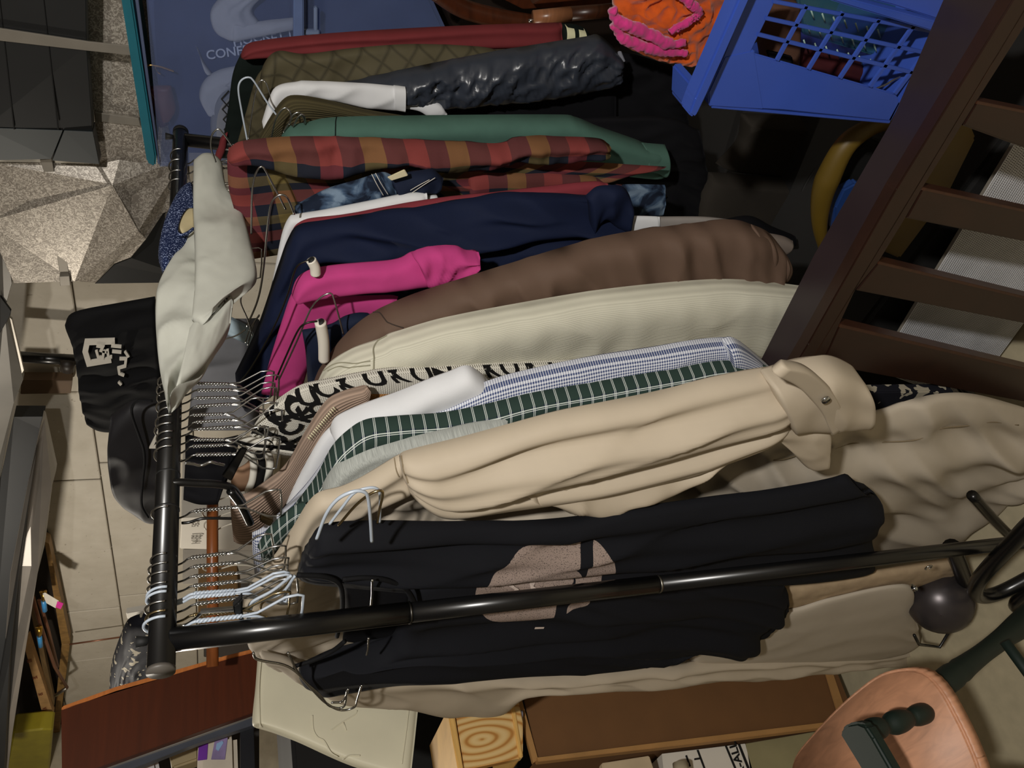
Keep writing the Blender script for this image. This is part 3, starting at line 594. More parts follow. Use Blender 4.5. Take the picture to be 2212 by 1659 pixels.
kn, ko = garment('lettered_sweater', 'ivory knit sweater with black lettering and striped collar', 'sweater', S(.300), [
 dict(n='body', m=m_['knit'], thick=.026, r=[[(532,958),(548,920),(572,888),(612,853),(650,832),(700,822),(830,797),(1000,787),(1250,777)],[(590,965),(630,915),(690,868),(760,836),(830,818),(1000,808),(1250,795)],[(640,972),(690,930),(740,880),(820,850),(900,840),(1000,832),(1250,815)],[(690,978),(740,930),(790,890),(900,868),(1000,860),(1250,840)]], wr=.003)])
nL = ko['body'][1]
def uvat(Lf, x, y):
    d = (Lf.fr - CP) @ R; X_ = 1106 - F*d[..., 1]/d[..., 2]; Y_ = 829.5 - F*d[..., 0]/d[..., 2]
    i, j = np.unravel_index(np.argmin((X_-x)**2 + (Y_-y)**2), X_.shape)
    i0 = min(max(i, 1), Lf.N-2); j0 = min(max(j, 1), Lf.M-2)
    J = np.array([[(X_[i0+1, j0]-X_[i0-1, j0])/2, (X_[i0, j0+1]-X_[i0, j0-1])/2], [(Y_[i0+1, j0]-Y_[i0-1, j0])/2, (Y_[i0, j0+1]-Y_[i0, j0-1])/2]])
    try: dd = np.clip(np.linalg.solve(J, [x-X_[i0, j0], y-Y_[i0, j0]]), -1.2, 1.2)
    except Exception: dd = np.zeros(2)
    return min(1, max(0, (i0+dd[0])/(Lf.N-1))), min(1, max(0, (j0+dd[1])/(Lf.M-1)))
def seam_px(Lf, pts, parent, mat, r=.0011, nm='seam'):
    q = spline([uvat(Lf, x, y) for x, y in pts], 12)
    return obj(nm, tube([at_loft(Lf, u_, v_, .0003) for u_, v_ in q], r, 6, True), mat, parent)
for ch_, x, y, z, rot in (('K',748,829,.036,.0),('O',809,817,.034,0),('K',858,811,.032,0),('O',912,808,.034,0),('I',955,806,.030,1.4),('C',985,800,.030,0),('K',1060,797,.030,0),('O',1100,792,.030,0),('K',1150,790,.030,0),('O',1205,786,.030,0),
                        ('C',705,842,.036,.5),('U',664,858,.036,-.4),('K',600,898,.038,.2),('J',586,936,.036,.2),('C',628,922,.036,.1),('K',660,896,.036,.3),('K',628,952,.034,.4),('I',556,932,.034,.8),('O',690,880,.030,.2),('C',640,882,.034,0),('O',575,962,.026,0)):
    u_, v_ = uvat(nL, x, y)
    obj('lettering', text_loft(nL, ch_, u_, v_, z, .035, rot, .003, 1.1), m_['ink'], ko['body'][0], 'black knitted letters')
for k, (a, mt) in enumerate(((0, 'knit'), (1, 'ink'), (2, 'knit'))):
    q = 7 * k
    obj('collar_band', tube([un(x + q*.2, y + q - 4, 0, S(.300) - .022) for x, y in ((518,948),(545,955),(600,960),(660,970),(705,980))], .0050, 10), m_[mt], kn, 'black collar stripe' if k == 1 else 'ivory collar stripe')
for k, (x, mt) in enumerate(((548, 'knit'), (564, 'ink'), (580, 'knit'))):
    obj('collar_band', tube([un(x - 10 + 4*k, 975, 0, S(.30)+.01), un(x + 2*k, 1000, 0, S(.30)), un(x-2, 1035, 0, S(.30)-.01), un(x - 12, 1062, 0, S(.30)-.01)], .0058, 10), m_[mt], kn)
garment('tan_sweater', 'tan knit sweater with black pattern beneath the ivory knit', 'sweater', S(.285), [
 dict(n='body', m=m_['tanknit'], thick=.016, r=[[(628,962),(690,905),(715,868),(740,846),(800,838),(880,834)],[(650,970),(715,920),(770,872),(880,850)],[(670,985),(740,940),(800,890),(880,868)]])])
tk, to = garment('ribbed_tank', 'taupe ribbed tank top with cream shoulder stitching', 'top', S(.262), [
 dict(n='body', m=m_['taupe'], thick=.016, r=[[(497,1078),(540,1062),(580,1035),(622,998),(660,930),(700,870),(735,848),(792,833)],[(499,1110),(560,1085),(610,1045),(660,980),(710,910),(760,868),(800,840)],[(502,1140),(560,1125),(600,1085),(660,1010),(710,945),(760,895),(798,852)],[(505,1170),(556,1166),(600,1100),(650,1030),(700,975),(750,925),(792,872)]], wr=.003),
 dict(n='back_neck', m=m_['taupe2'], ds=.05, thick=.008, r=[[(498,1020),(530,1005),(545,985)],[(500,1060),(535,1055),(560,1010)]])])
for k in range(16):
    x = 668 + k*3.6; y = 946 - k*4.3
    obj('stitch', tube([un(x-3, y-2, 0, S(.262)-.0185), un(x+4, y+5, 0, S(.262)-.0195)], .0007, 5, False), m_['stripe'], to['body'][0], None)
garment('tee_shirt', 'white tee with wide sleeve lying over the gingham shirt', 't-shirt', S(.238), [
 dict(n='body', m=m_['white'], ds=.006, thick=.014, r=[[(618,1088),(640,1040),(680,965),(712,925),(760,900)],[(635,1098),(670,1040),(715,965),(760,920)],[(660,1112),(700,1055),(740,990),(790,940)]], wr=.002),
 dict(n='sleeve', m=m_['white'], ds=-.01, thick=.034, r=[[(712,926),(724,904),(760,885),(830,857),(900,830),(970,803),(1006,789),(1032,800),(1053,818)],[(722,930),(780,890),(860,868),(950,842),(1056,848)],[(735,938),(800,915),(860,906),(950,897),(1048,884)]], folds=[(.003,.8,.2,.2)], wr=.006, wf=(9,12), slant=.5),
 dict(n='sleeve_opening', m=m_['white'], ds=-.004, thick=.030, r=[[(1035,806),(1056,822)],[(1034,845),(1060,850)],[(1032,878),(1052,886)]], pa='sleeve')])
garment('gingham_shirt', 'fine blue and white gingham shirt', 'shirt', S(.215), [
 dict(n='body', m=m_['ging'], thick=.03, r=[[(545,1150),(580,1130),(660,1050),(720,965),(775,908),(840,890),(950,868),(1055,822),(1150,796),(1250,775),(1400,752),(1500,734),(1580,730),(1612,748),(1656,786)],[(545,1180),(620,1130),(700,1030),(780,940),(900,905),(1055,860),(1250,815),(1500,770),(1658,795)],[(550,1240),(620,1180),(720,1050),(800,960),(950,930),(1150,890),(1400,830),(1600,800),(1658,800)]], wr=.006, wf=(5,12)),
 dict(n='cuff', m=m_['ging'], ds=-.01, thick=.03, r=[[(1560,732),(1590,732),(1660,790)],[(1562,760),(1620,768),(1662,795)],[(1565,790),(1620,796),(1660,800)]], wr=.006, pa='body')])
garment('tattersall_shirt', 'dark green shirt with white double check lines', 'shirt', S(.188), [
 dict(n='body', m=m_['tatt'], thick=.034, r=[[(562,1190),(620,1112),(680,1032),(716,965),(752,928),(790,906),(850,900),(950,893),(1050,872),(1150,848),(1300,822),(1450,797),(1560,780),(1655,790)],[(570,1215),(650,1130),(720,1040),(780,960),(900,930),(1050,905),(1250,860),(1450,825),(1655,800)],[(580,1250),(680,1150),(750,1060),(830,1010),(950,980),(1100,950),(1300,900),(1500,850),(1660,815)]], folds=[(.003,1.4,.4,.1)], wr=.005, wf=(4,16)),
 dict(n='collar', m=m_['tatt'], ds=-.03, thick=.012, r=[[(556,1180),(580,1145),(630,1100),(660,1085)],[(580,1200),(620,1160),(660,1120)]], wr=.002),
 dict(n='cuff', m=m_['tatt'], ds=-.012, thick=.014, r=[[(1830,810),(1850,812),(1862,824)],[(1830,830),(1862,832)],[(1830,846),(1858,842)]])])
garment('tee_shirt', 'heather grey tee between the tattersall shirt and trench coat', 't-shirt', S(.165), [
 dict(n='sleeve', m=m_['heather'], thick=.026, r=[[(695,1050),(715,1015),(740,992),(790,968),(860,950),(940,932),(1020,915),(1096,903)],[(705,1060),(760,1010),(860,978),(1000,945),(1100,925)],[(720,1075),(800,1030),(900,1000),(1000,975),(1100,955)]], folds=[(.004,1.3,.3,.2)], wr=.006, wf=(5,16))])
seam_px(go['sleeve'][1], [(727,254),(725,275),(724,296)], go['sleeve'][0], m_['bottle'])
seam_px(cor['sleeve'][1], [(836,726),(818,745),(808,768),(806,805)], cor['sleeve'][0], plain('seam_shadow', '8a8672', .9), .0013)
for dx in (0, 9): seam_px(cor['sleeve'][1], [(700+dx,806+dx*.3),(735+dx,790+dx*.5),(800,780+dx)], cor['sleeve'][0], bpy.data.materials['seam_shadow'], .001)
seam_px(bro['sleeve'][1], [(806,678),(830,690),(872,708)], bro['sleeve'][0], plain('brown_seam', '33271f', .9), .0010)
# trench coat
tr, to = garment('trench_coat', 'long beige trench coat with strapped cuff and pale hem panel', 'coat', S(.120), [
 dict(n='body', m=m_['trench2'], ds=.02, ds1=.05, thick=.03, r=[[(870,1000),(1200,950),(1500,930),(1800,906),(1900,886),(1970,862),(2040,849),(2110,852),(2212,880),(2290,905)],[(800,1100),(1200,1080),(1600,1010),(1900,950),(2100,930),(2280,960)],[(750,1150),(1200,1140),(1600,1120),(1900,1060),(2100,1020),(2250,1000)],[(700,1220),(1200,1210),(1600,1220),(1885,1205),(2050,1178),(2090,1140),(2200,1062),(2225,1020)]], folds=[(.014,1.7,.5,.1),(.006,4,-.6,.3)], wr=.022, wf=(4,11), slant=-.7),
 dict(n='shoulder', m=m_['trench'], ds=.0, thick=.022, r=[[(524,1312),(532,1275),(560,1235),(600,1190),(640,1125),(665,1085),(690,1063),(740,1050),(800,1020),(868,978)],[(545,1330),(590,1270),(640,1190),(690,1110),(760,1070),(880,1010)],[(640,1340),(650,1290),(680,1200),(720,1130),(800,1090),(900,1050)]], folds=[(.003,1.5,.2,0)], wr=.004),
 dict(n='back_lining', m=m_['trench2'], ds=.06, thick=.01, r=[[(525,1320),(640,1240),(800,1180)],[(540,1400),(640,1330),(800,1260)],[(600,1450),(700,1440),(800,1400)]], wr=.006),
 dict(n='sleeve', m=m_['trench'], ds=-.012, ds1=-.03, thick=.045, pr=2.4, ends=.09, r=[[(862,985),(880,972),(1000,942),(1200,889),(1400,848),(1540,815),(1640,797),(1700,790)],[(865,1005),(1000,985),(1200,940),(1400,905),(1560,870),(1700,850)],[(875,1030),(1000,1040),(1200,1000),(1400,960),(1560,925),(1690,890)],[(880,1048),(960,1088),(1090,1068),(1200,1052),(1320,1032),(1450,1002),(1560,965),(1670,915)]], folds=[(.011,2.1,.3,.22),(.004,4.6,.5,.5)], wr=.010, wf=(3,18), slant=.15),
 dict(n='cape_flap', m=m_['trench'], ds=-.045, thick=.014, r=[[(1100,1052),(1160,1042),(1220,1034),(1330,1030),(1480,1002),(1560,965)],[(1150,1052),(1180,1080),(1260,1080),(1360,1060),(1480,1020),(1570,975)],[(1152,1052),(1180,1076),(1230,1105),(1304,1122),(1350,1100),(1450,1062),(1520,1020),(1580,990)]], folds=[(.006,1.3,.3,.3)], wr=.010, wf=(10,14), slant=.4),
 dict(n='cuff', m=m_['trench'], ds=-.035, thick=.045, r=[[(1642,800),(1700,785),(1780,768),(1836,788),(1846,798)],[(1660,845),(1760,835),(1858,840)],[(1690,905),(1780,902),(1852,896)]], wr=.006, wf=(12,10), ends=.02, pr=3.5),
 dict(n='cuff_strap', m=m_['trench'], ds=-.084, ds1=-.07, thick=.008, pr=6, r=[[(1690,786),(1745,797),(1795,840),(1818,890),(1812,925)],[(1668,803),(1718,830),(1765,880),(1782,915),(1796,938)]], pa='cuff'),
 dict(n='strap_end', m=m_['trench'], ds=-.055, thick=.010, r=[[(1664,926),(1690,918),(1740,925),(1790,930),(1790,960)],[(1668,935),(1700,955),(1750,985),(1790,1005)],[(1672,940),(1700,965),(1748,1013),(1789,1008)]], wr=.004, pa='cuff'),
 dict(n='hem_panel', m=m_['trench2'], ds=-.040, ds1=-.085, thick=.012, r=[[(1500,1330),(1690,1318),(1800,1290),(1960,1262),(1966,1320)],[(1500,1390),(1700,1372),(1850,1345),(1980,1345)],[(1480,1462),(1560,1462),(1780,1442),(1930,1420),(1986,1392)]], wr=.004, wf=(4,8)),
 dict(n='fleece_edge', m=m_['fleece'], ds=-.030, ds1=-.06, thick=.016, r=[[(1500,1290),(1690,1268),(1900,1232),(2068,1206)],[(1500,1330),(1690,1312),(1900,1278),(2000,1258),(2062,1238)]], crump=.002),
 dict(n='far_sleeve', m=m_['trench'], ds=-.035, ds1=-.06, thick=.026, r=[[(640,1432),(720,1440),(900,1445),(1150,1450),(1500,1430),(1800,1410),(1980,1400)],[(700,1490),(800,1490),(1000,1475),(1200,1468),(1500,1450),(1800,1430),(1985,1408)],[(735,1505),(850,1513),(960,1535),(1010,1534),(1085,1530),(1145,1486),(1300,1476),(1560,1462),(1780,1440),(1982,1412)]], folds=[(.005,1.4,.2,0)], wr=.009, wf=(6,16)),
 dict(n='lapel', m=m_['trench2'], ds=.03, thick=.008, r=[[(560,1410),(620,1425),(660,1440),(690,1460)],[(570,1425),(610,1450),(640,1470),(660,1485)]], wr=.006)])
m_ts = plain('trench_seam', '7d6f58', .9)
seam_px(to['sleeve'][1], [(868,990),(872,1015),(882,1045)], to['sleeve'][0], m_ts, .0012)
seam_px(to['shoulder'][1], [(852,990),(856,1015),(862,1030)], to['shoulder'][0], m_ts, .0008)
seam_px(to['body'][1], [(1560,1010),(1700,980),(1830,960),(2000,945),(2200,918)], to['body'][0], m_ts, .0012)
button(un(1782, 862, 0, S(.12) - .088), .0055, MT['grommet'], tr, 'snap', 'shiny silver snap')
obj('belt_loop', tube([un(1198, 1477, 0, S(.12)-.01), un(1202, 1464, 0, S(.12)-.025), un(1230, 1460, 0, S(.12)-.03), un(1262, 1454, 0, S(.12)-.03), un(1278, 1450, 0, S(.12)-.01)], .0022, 6), m_['trench2'], tr)
# black printed tee (sleeveless)
bk, bo = garment('printed_tee', 'black sleeveless tee with round distressed print, nearest on rack', 't-shirt', S(.055), [
 dict(n='back_panel', m=m_['tee'], ds=.012, thick=.028, r=[[(668,1165),(700,1132),(800,1124),(1000,1126),(1200,1119),(1450,1085),(1650,1058),(1790,1034),(1830,1026),(1838,1055)],[(660,1185),(800,1170),(1000,1170),(1300,1160),(1600,1120),(1850,1070),(1895,1072)],[(650,1210),(800,1205),(1000,1210),(1300,1200),(1600,1180),(1850,1130),(1872,1130)],[(642,1242),(740,1252),(850,1262),(1000,1270),(1300,1262),(1600,1250),(1820,1240),(1888,1232)]], folds=[(.009,2.0,.35,.1),(.004,4.5,.3,.5)], wr=.015, wf=(2.5,14), slant=.15),
 dict(n='front_panel', m=m_['tee'], ds=.0, thick=.03, r=[[(870,1262),(950,1240),(1100,1236),(1300,1232),(1500,1240),(1694,1262)],[(880,1300),(1000,1300),(1300,1300),(1500,1300),(1690,1300)],[(840,1380),(1000,1360),(1300,1350),(1500,1345),(1640,1355)],[(650,1440),(800,1405),(1000,1400),(1300,1390),(1560,1385),(1622,1385)],[(702,1500),(760,1482),(900,1458),(1100,1449),(1300,1442),(1420,1428),(1500,1400),(1562,1416)]], folds=[(.009,2.3,-.4,.1),(.005,5.2,-.5,.5)], wr=.018, wf=(2.5,14), slant=-.25),
 dict(n='hem', m=m_['blk'], ds=.006, thick=.02, r=[[(1600,1240),(1690,1264),(1696,1280)],[(1600,1330),(1660,1330),(1692,1305)],[(1560,1390),(1620,1385),(1642,1355)]], wr=.006),
 dict(n='inside', m=m_['blk'], ds=.030, thick=.006, r=[[(740,1250),(900,1260),(1000,1270)],[(745,1320),(900,1330),(1000,1340)],[(740,1385),(850,1400),(1000,1400)]])])
for pts in ([(642,1242),(700,1246),(733,1262),(740,1300),(736,1340),(728,1375)], [(740,1252),(790,1248),(840,1255),(880,1275),(900,1310)], [(634,1440),(680,1425),(720,1405),(745,1385)]):
    obj('binding', tube([un(x, y, 0, S(.055)-.028) for x, y in pts], .0032, 8), m_['bind'], bk)
fL = bo['front_panel'][1]; bL = bo['back_panel'][1]
m_prt = fabric('faded_print_ink', 'b5a69c', .9)
for (Lq, pn, s, x, y, z) in ((fL, 'front_panel', 'RV', 1112, 1280, .030), (fL, 'front_panel', 'W', 1158, 1262, .034), (bL, 'back_panel', 'O', 1215, 1256, .012), (fL, 'front_panel', 'I', 1165, 1352, .026)):
    u_, v_ = uvat(Lq, x, y)
    obj('lettering', text_loft(Lq, s, u_, v_, z, .02, math.pi/2, .0035), m_prt, bo[pn][0], 'faded pale printed letters')
# draped cloth, beanie and bags at the rail
dr = thing('draped_cloth', 'pale grey canvas cloth draped over the far half of the rail', 'cloth', (S(.7), 0, HR))
Lr = [[(450,342),(482,352),(490,410),(505,440),(522,470),(545,540),(553,612)],[(435,342),(450,400),(455,470),(462,560),(470,640),(478,700)],[(422,343),(425,400),(425,480),(420,560),(415,650),(410,720),(420,780)],[(415,350),(417,420),(412,485),(385,525),(352,585),(337,650),(336,720),(345,800),(360,880)]]
def cloth_piece(nm, rails, s0, s1, th, wr, sd, **k):
    Lf = loft(rails, s0, s1, thick=th, ax=1, sgn=-1, wr=wr*1.7, crump=.0012, seed=sd, **k); return obj(nm, Lf.me, m_['cloth'], dr)
cloth_piece('back_fold', [[(418,400),(400,520),(370,560),(340,620),(336,690),(344,790),(362,884)],[(450,480),(440,600),(430,720),(400,800),(366,888)],[(500,560),(498,700),(462,772),(412,840),(370,886)]], -.02, -.02, .018, .010, 2, wf=(8,12), slant=.7)
cloth_piece('front_fold', [[(418,348),(417,420),(419,500),(421,560),(420,620),(414,690)],[(450,340),(455,400),(470,480),(480,560),(490,640),(440,700)],[(480,352),(490,408),(520,450),(543,530),(553,610),(500,640)]], -.045, -.05, .018, .006, 4, wf=(6,10), slant=.5)
cloth_piece('tip_fold', [[(414,690),(420,620),(450,600)],[(400,760),(450,700),(500,640)],[(380,840),(440,790),(498,700)]], -.035, -.035, .012, .006, 6, wf=(8,12))
be = thing('knit_beanie', 'speckled navy knit beanie on the rail, cream lining showing', 'beanie', tuple(un(380, 490, 1, .01)))
Lf = loft([[(416,398),(390,415),(366,455),(348,505),(342,555),(352,592)],[(420,430),(400,440),(375,480),(362,530),(360,590)],[(422,470),(425,500),(410,540),(385,570),(362,594)]], -.01, -.01, thick=.024, ax=1, seed=3); obj('knit_shell', Lf.me, m_['beanie'], be)
ol = [(418,446),(404,448),(392,462),(384,482),(382,500),(390,508),(404,504),(418,494)]
Lf = loft([[(419,447),(402,450),(388,470),(381,495)],[(420,495),(408,503),(396,508),(384,502)]], -.03, -.03, thick=.010, ax=1); obj('lining', Lf.me, plain('cream_lining', 'bcae88', .85), be, 'cream lining')
obj('rim', tube([un(x, y, 1, -.042) for x, y in ol], .0028, 8, closed=False), m_['beanie'], be)

m_bag = fabric('black_bag_nylon', '18171a', .6, spec=.4); m_bag2 = fabric('black_bag_canvas', '0d0d0f', .85); m_log = fabric('white_logo_print', 'c6c0b4', .8)
b1 = thing('sports_bag', 'black cloth bag with blocky white logo print hanging behind the rail', 'bag', tuple(un(240, 790, 0, S(.75))))
Lf = loft([[(335,640),(250,655),(180,668),(150,680),(140,702)],[(345,720),(280,720),(200,730),(165,740),(158,745)],[(350,800),(280,810),(220,820),(180,830),(174,845)],[(350,900),(290,910),(250,930),(215,928),(186,912)]], S(.80), S(.80), thick=.03, wr=.008, seed=5); obj('body', Lf.me, m_bag2, b1); bgL = Lf
XB = S(.80)-.042
def strip(pts, w=.006, X=None): return tube([un(x, y, 0, X or XB) for x, y in pts], w, 8, False)
def ribbon(pts, wpx, X, d=.004):
    p = [np.array(q, float) for q in pts]; L1 = []; L2 = []
    for i in range(len(p)):
        d0 = p[i]-p[i-1] if i else p[1]-p[0]; d1 = p[i+1]-p[i] if i < len(p)-1 else d0
        d0 = d0/np.linalg.norm(d0); d1 = d1/np.linalg.norm(d1); n_ = np.array([-d0[1]-d1[1], d0[0]+d1[0]]); n_ /= max(np.linalg.norm(n_), .3)
        k = 1/max(.5, n_ @ np.array([-d0[1], d0[0]])); L1.append(p[i]+n_*k*wpx/2); L2.append(p[i]-n_*k*wpx/2)
    V = [un(*q, 0, X) for q in L1+L2]; V += [v+np.array([d, 0, 0]) for v in V]; n = len(p); Fc = []
    for i in range(n-1): Fc += [[i, i+1, n+i+1, n+i], [2*n+i, 3*n+i, 3*n+i+1, 2*n+i+1], [i, 2*n+i, 2*n+i+1, i+1], [n+i, n+i+1, 3*n+i+1, 3*n+i]]
    Fc += [[0, n, 3*n, 2*n], [n-1, 3*n-1, 4*n-1, 2*n-1][:1]+[3*n-1, 4*n-1, 2*n-1][::-1]]
    return mesh(V, Fc)
lg = obj('logo_print', ribbon([(248,738),(188,740),(184,760),(192,786),(240,778)], 12, XB), m_log, b1, 'white open square logo frame')
for pts in ([(208,748),(222,750),(218,758),(232,762)], [(240,748),(262,750)], [(242,760),(262,762)], [(208,758),(212,772),(222,774),(224,758)], [(232,756),(234,772),(242,772)], [(258,776),(272,776),(270,792),(256,796),(258,808),(268,812)], [(270,760),(278,772)], [(256,826),(262,832)]):
    obj('logo_print', ribbon(pts, 5.5, XB - .002), m_log, b1)
obj('grey_patch', slabp([(264,842,1.05),(280,866,1.05),(242,893,1.05)], .01), plain('grey_patch', '8a8a86', .8), b1) if False else None
b2 = thing('duffel_bag', 'black nylon duffel bag with piping and a white emblem, on the rail', 'bag', tuple(un(300, 990, 0, S(.45))))
Lf = loft([[(372,860),(330,866),(290,864),(262,880),(240,896)],[(372,930),(330,930),(280,930),(250,940),(233,960)],[(372,1010),(340,1010),(290,1000),(260,1010),(236,1005)],[(368,1070),(345,1070),(310,1075),(280,1060),(250,1050)],[(360,1118),(350,1119),(330,1123),(312,1116),(302,1108)]], S(.48), S(.48), thick=.035, wr=.010, wf=(8,8), seed=8); obj('body', Lf.me, m_bag, b2)
obj('piping', tube([un(x, y, 0, S(.48)-.046) for x, y in ((330,866),(300,866),(286,878),(286,900),(300,940),(310,970),(312,1000),(308,1040),(306,1090),(320,1118))], .0022, 6), m_bag2, b2)
obj('emblem', ribbon([(362,916),(345,930),(327,966),(356,966)], 6, S(.48)-.052), m_log, b2, 'white angular emblem')
obj('emblem', ribbon([(356,936),(352,944)], 6, S(.48)-.052), m_log, b2)
# closet rod and things behind
rod = tag(obj('closet_rod', tube([un(459, 980, 0, .78), un(459, 1440, 0, .36)], .0125, 16, False), wood('rod_wood', '8a4f28', .35, .7)), 'brown wooden closet rod behind the black rail', 'closet rod')
fc = thing('folded_clothes', 'grey garments on hangers behind the rack, seen past the hooks', 'clothes', tuple(un(470, 800, 1, .35)))
Lf = loft([[(430,700),(470,690),(560,690)],[(420,800),(480,790),(560,780)],[(405,930),(480,930),(560,930)]], .34, .34, ax=1, thick=.03, wr=.012, wf=(6,10)); obj('grey_garment', Lf.me, fabric('grey_jersey', '77777a', .85), fc)
Lf = loft([[(480,680),(530,700),(545,720)],[(490,720),(530,740),(560,760)]], .28, .28, ax=1, thick=.01, wr=.01); obj('pale_blue_garment', Lf.me, fabric('pale_blue', 'a9bcc6', .85), fc)
Lf = loft([[(400,940),(450,950),(520,940)],[(400,1000),(440,1005),(500,1010)],[(396,1080),(430,1090),(470,1090)]], .30, .30, ax=1, thick=.02, wr=.012); obj('black_garment', Lf.me, m_['blk'], fc)
cb = tag(obj('carton', slab([(392,1118),(560,1112),(560,1190),(388,1186)], 0, 1.2, .3, .003), MT['paper']), 'white carton printed HEJ seen between rail and wooden rod', 'box')
c_ = un(428, 1150, 0, 1.197)
for s, x, y, z in (('HEJ', 424, 1165, .040), ('52', 422, 1133, .030)):
    c_ = un(x, y, 0, 1.196); obj('print', text_plane(s, c_, (0, -1, 0), (0, 0, 1), z, .02), plain('grey_print', '8a857c', .7), cb)
tag(obj('carton', slab([(396,1186),(560,1186),(560,1260),(394,1262)], 0, 1.25, .3, .003), plain('grey_carton', '77726a', .7)), 'plain grey carton below the white HEJ one', 'box')
tag(obj('carton', slab([(428,1332),(515,1328),(522,1348),(524,1372),(430,1374)], 0, .9, .2, .003), plain('kraft_card', '8a6a42', .7)), 'brown kraft carton behind the twisted hanger necks', 'box')
tag(obj('dark_cabinet', slab([(440,1200),(600,1200),(600,1420),(440,1420)], 0, 1.35, .3, .003), plain('dark_cabinet', '241f1c', .6)), 'dark cabinet far behind the near hangers', 'cabinet')
cam_b = thing('camouflage_bag', 'dark rounded bag with pale camouflage patches, left of the near post', 'bag', tuple(un(290, 1400, 0, .75)))
Lf = loft([[(350,1318),(320,1322),(290,1330),(272,1345),(250,1400),(240,1440),(236,1490),(240,1530)],[(350,1400),(300,1400),(275,1450),(270,1530)],[(350,1480),(330,1490),(310,1520)]], .85, .85, thick=.06, wr=.008, N=60); obj('body', Lf.me, fabric('camouflage', '15161f', .7, pattern='snow'), cam_b)
tag(obj('white_strip', slab([(272,1325),(320,1317),(320,1330),(275,1338)], 0, .92, .02), MT['paper']), 'white strip standing behind the camouflage bag', 'board')
tag(obj('shoebox', slab([(205,1140),(315,1262),(320,1290),(230,1325)], 0, 1.9, .2), plain('grey_box', '7b7468', .7)), 'shadowed grey carton on the block wall ledge', 'box') if False else None
# ------------------------------------------------------------------ wire hangers
def hanger_frame(w=.032, neck=.080, r=.0012, drop=.045):
    z0 = -neck
    return tube([(0, 0, z0+.004), (0, -w*.12, z0-.012), (0, -w*.92, z0-drop+.006), (0, -w, z0-drop-.006), (0, -w*.93, z0-drop-.012), (0, 0, z0-drop-.013), (0, w*.93, z0-drop-.012), (0, w, z0-drop-.006), (0, w*.92, z0-drop+.006), (0, w*.12, z0-.012), (0, 0, z0+.004)], r, 6, False)
def hanger_hook(r=.0013, R_=.0175):
    pts = [(0, R_*math.sin(a), R_*math.cos(a)) for a in np.linspace(-1.75, 2.0, 14)]
    pts += [(0, .010, -.020), (0, .002, -.028), (0, 0, -.034)]
    return tube(pts, r, 7, True, n=40)
def hanger_twist(neck=.080, r=.0013):
    ms = []
    for ph in (0, math.pi):
        ms.append(tube([(.0014*math.cos(t*34+ph), .0014*math.sin(t*34+ph), -.032 - t*(neck-.036)) for t in np.linspace(0, 1, 46)], r, 6, False))
    return joinm(ms)
def make_hanger(name, label, mat, group, r=.0013, twist=True):
    t = thing(name, label, 'hanger', (0, 0, HR), group)
    for nm, me in (('wire_frame', hanger_frame(r=r)), ('hook', hanger_hook(r))) + ((('twisted_neck', hanger_twist(r=r)),) if twist else ()):
        o = bpy.data.objects.new(nm, me); COL.objects.link(o); o.parent = t; me.materials.append(mat)
    return t
def dup(root, loc, rx=0, rz=0, label=None):
    r_ = root.copy(); COL.objects.link(r_); r_.location = loc; r_.rotation_euler = (rx, 0, rz); r_.scale = (1, 1, random.uniform(.88, 1.12))
    if label: r_['label'] = label
    for ch in list(root.children):
        c = ch.copy(); COL.objects.link(c); c.parent = r_
    return r_
m_brass = steelm('brassy_wire', 'c8b48a', .22)
GS = 'steel wire hangers crowded on the black rail'
def cluster(lbl, grp, ys):
    h_ = make_hanger('wire_hanger', lbl, MT['steel'], grp)
    for k, y in enumerate(ys):
        loc = (zr(y), 0, HR); rx = random.uniform(-.10, .10); rz = random.uniform(-.10, .10)
        if k == 0: h_.location = loc; h_.rotation_euler = (rx, 0, rz)
        else: dup(h_, loc, rx, rz)
cluster('bare steel wire hanger with twisted neck, in the cluster near the rail\'s open end cap', 'steel wire hangers at the near end of the rail', (1232, 1252, 1275, 1212, 1318))
cluster('bare steel wire hanger with twisted neck, crowded at mid rail beside the grey cloth tip', 'steel wire hangers crowded at mid rail', (1112, 985, 968, 950, 932, 915, 898, 882, 862, 845, 828))
cluster('bare steel wire hanger hooked on the rail beneath the draped grey cloth', 'steel wire hangers beneath the draped cloth', (560, 470))
cluster('bare steel wire hanger hooked at the far rail end beside the tub', 'steel wire hangers at the far rail end', (405, 385, 362, 340))
hw = make_hanger('coated_hanger', 'pale blue coated wire hanger near the open end of the rail', MT['whitewire'], 'pale blue coated wire hangers near the rail end', .0017)
hw.location = (zr(1290), 0, HR); hw.rotation_euler = (.05, 0, .08)
for y in (1298, 1352): dup(hw, (zr(y), 0, HR), random.uniform(-.06, .06), random.uniform(-.1, .1))
hw2 = make_hanger('wire_hanger', 'golden steel wire hanger closest to the open end of the rail', m_brass, None, .0015); hw2.location = (zr(1338), 0, HR)
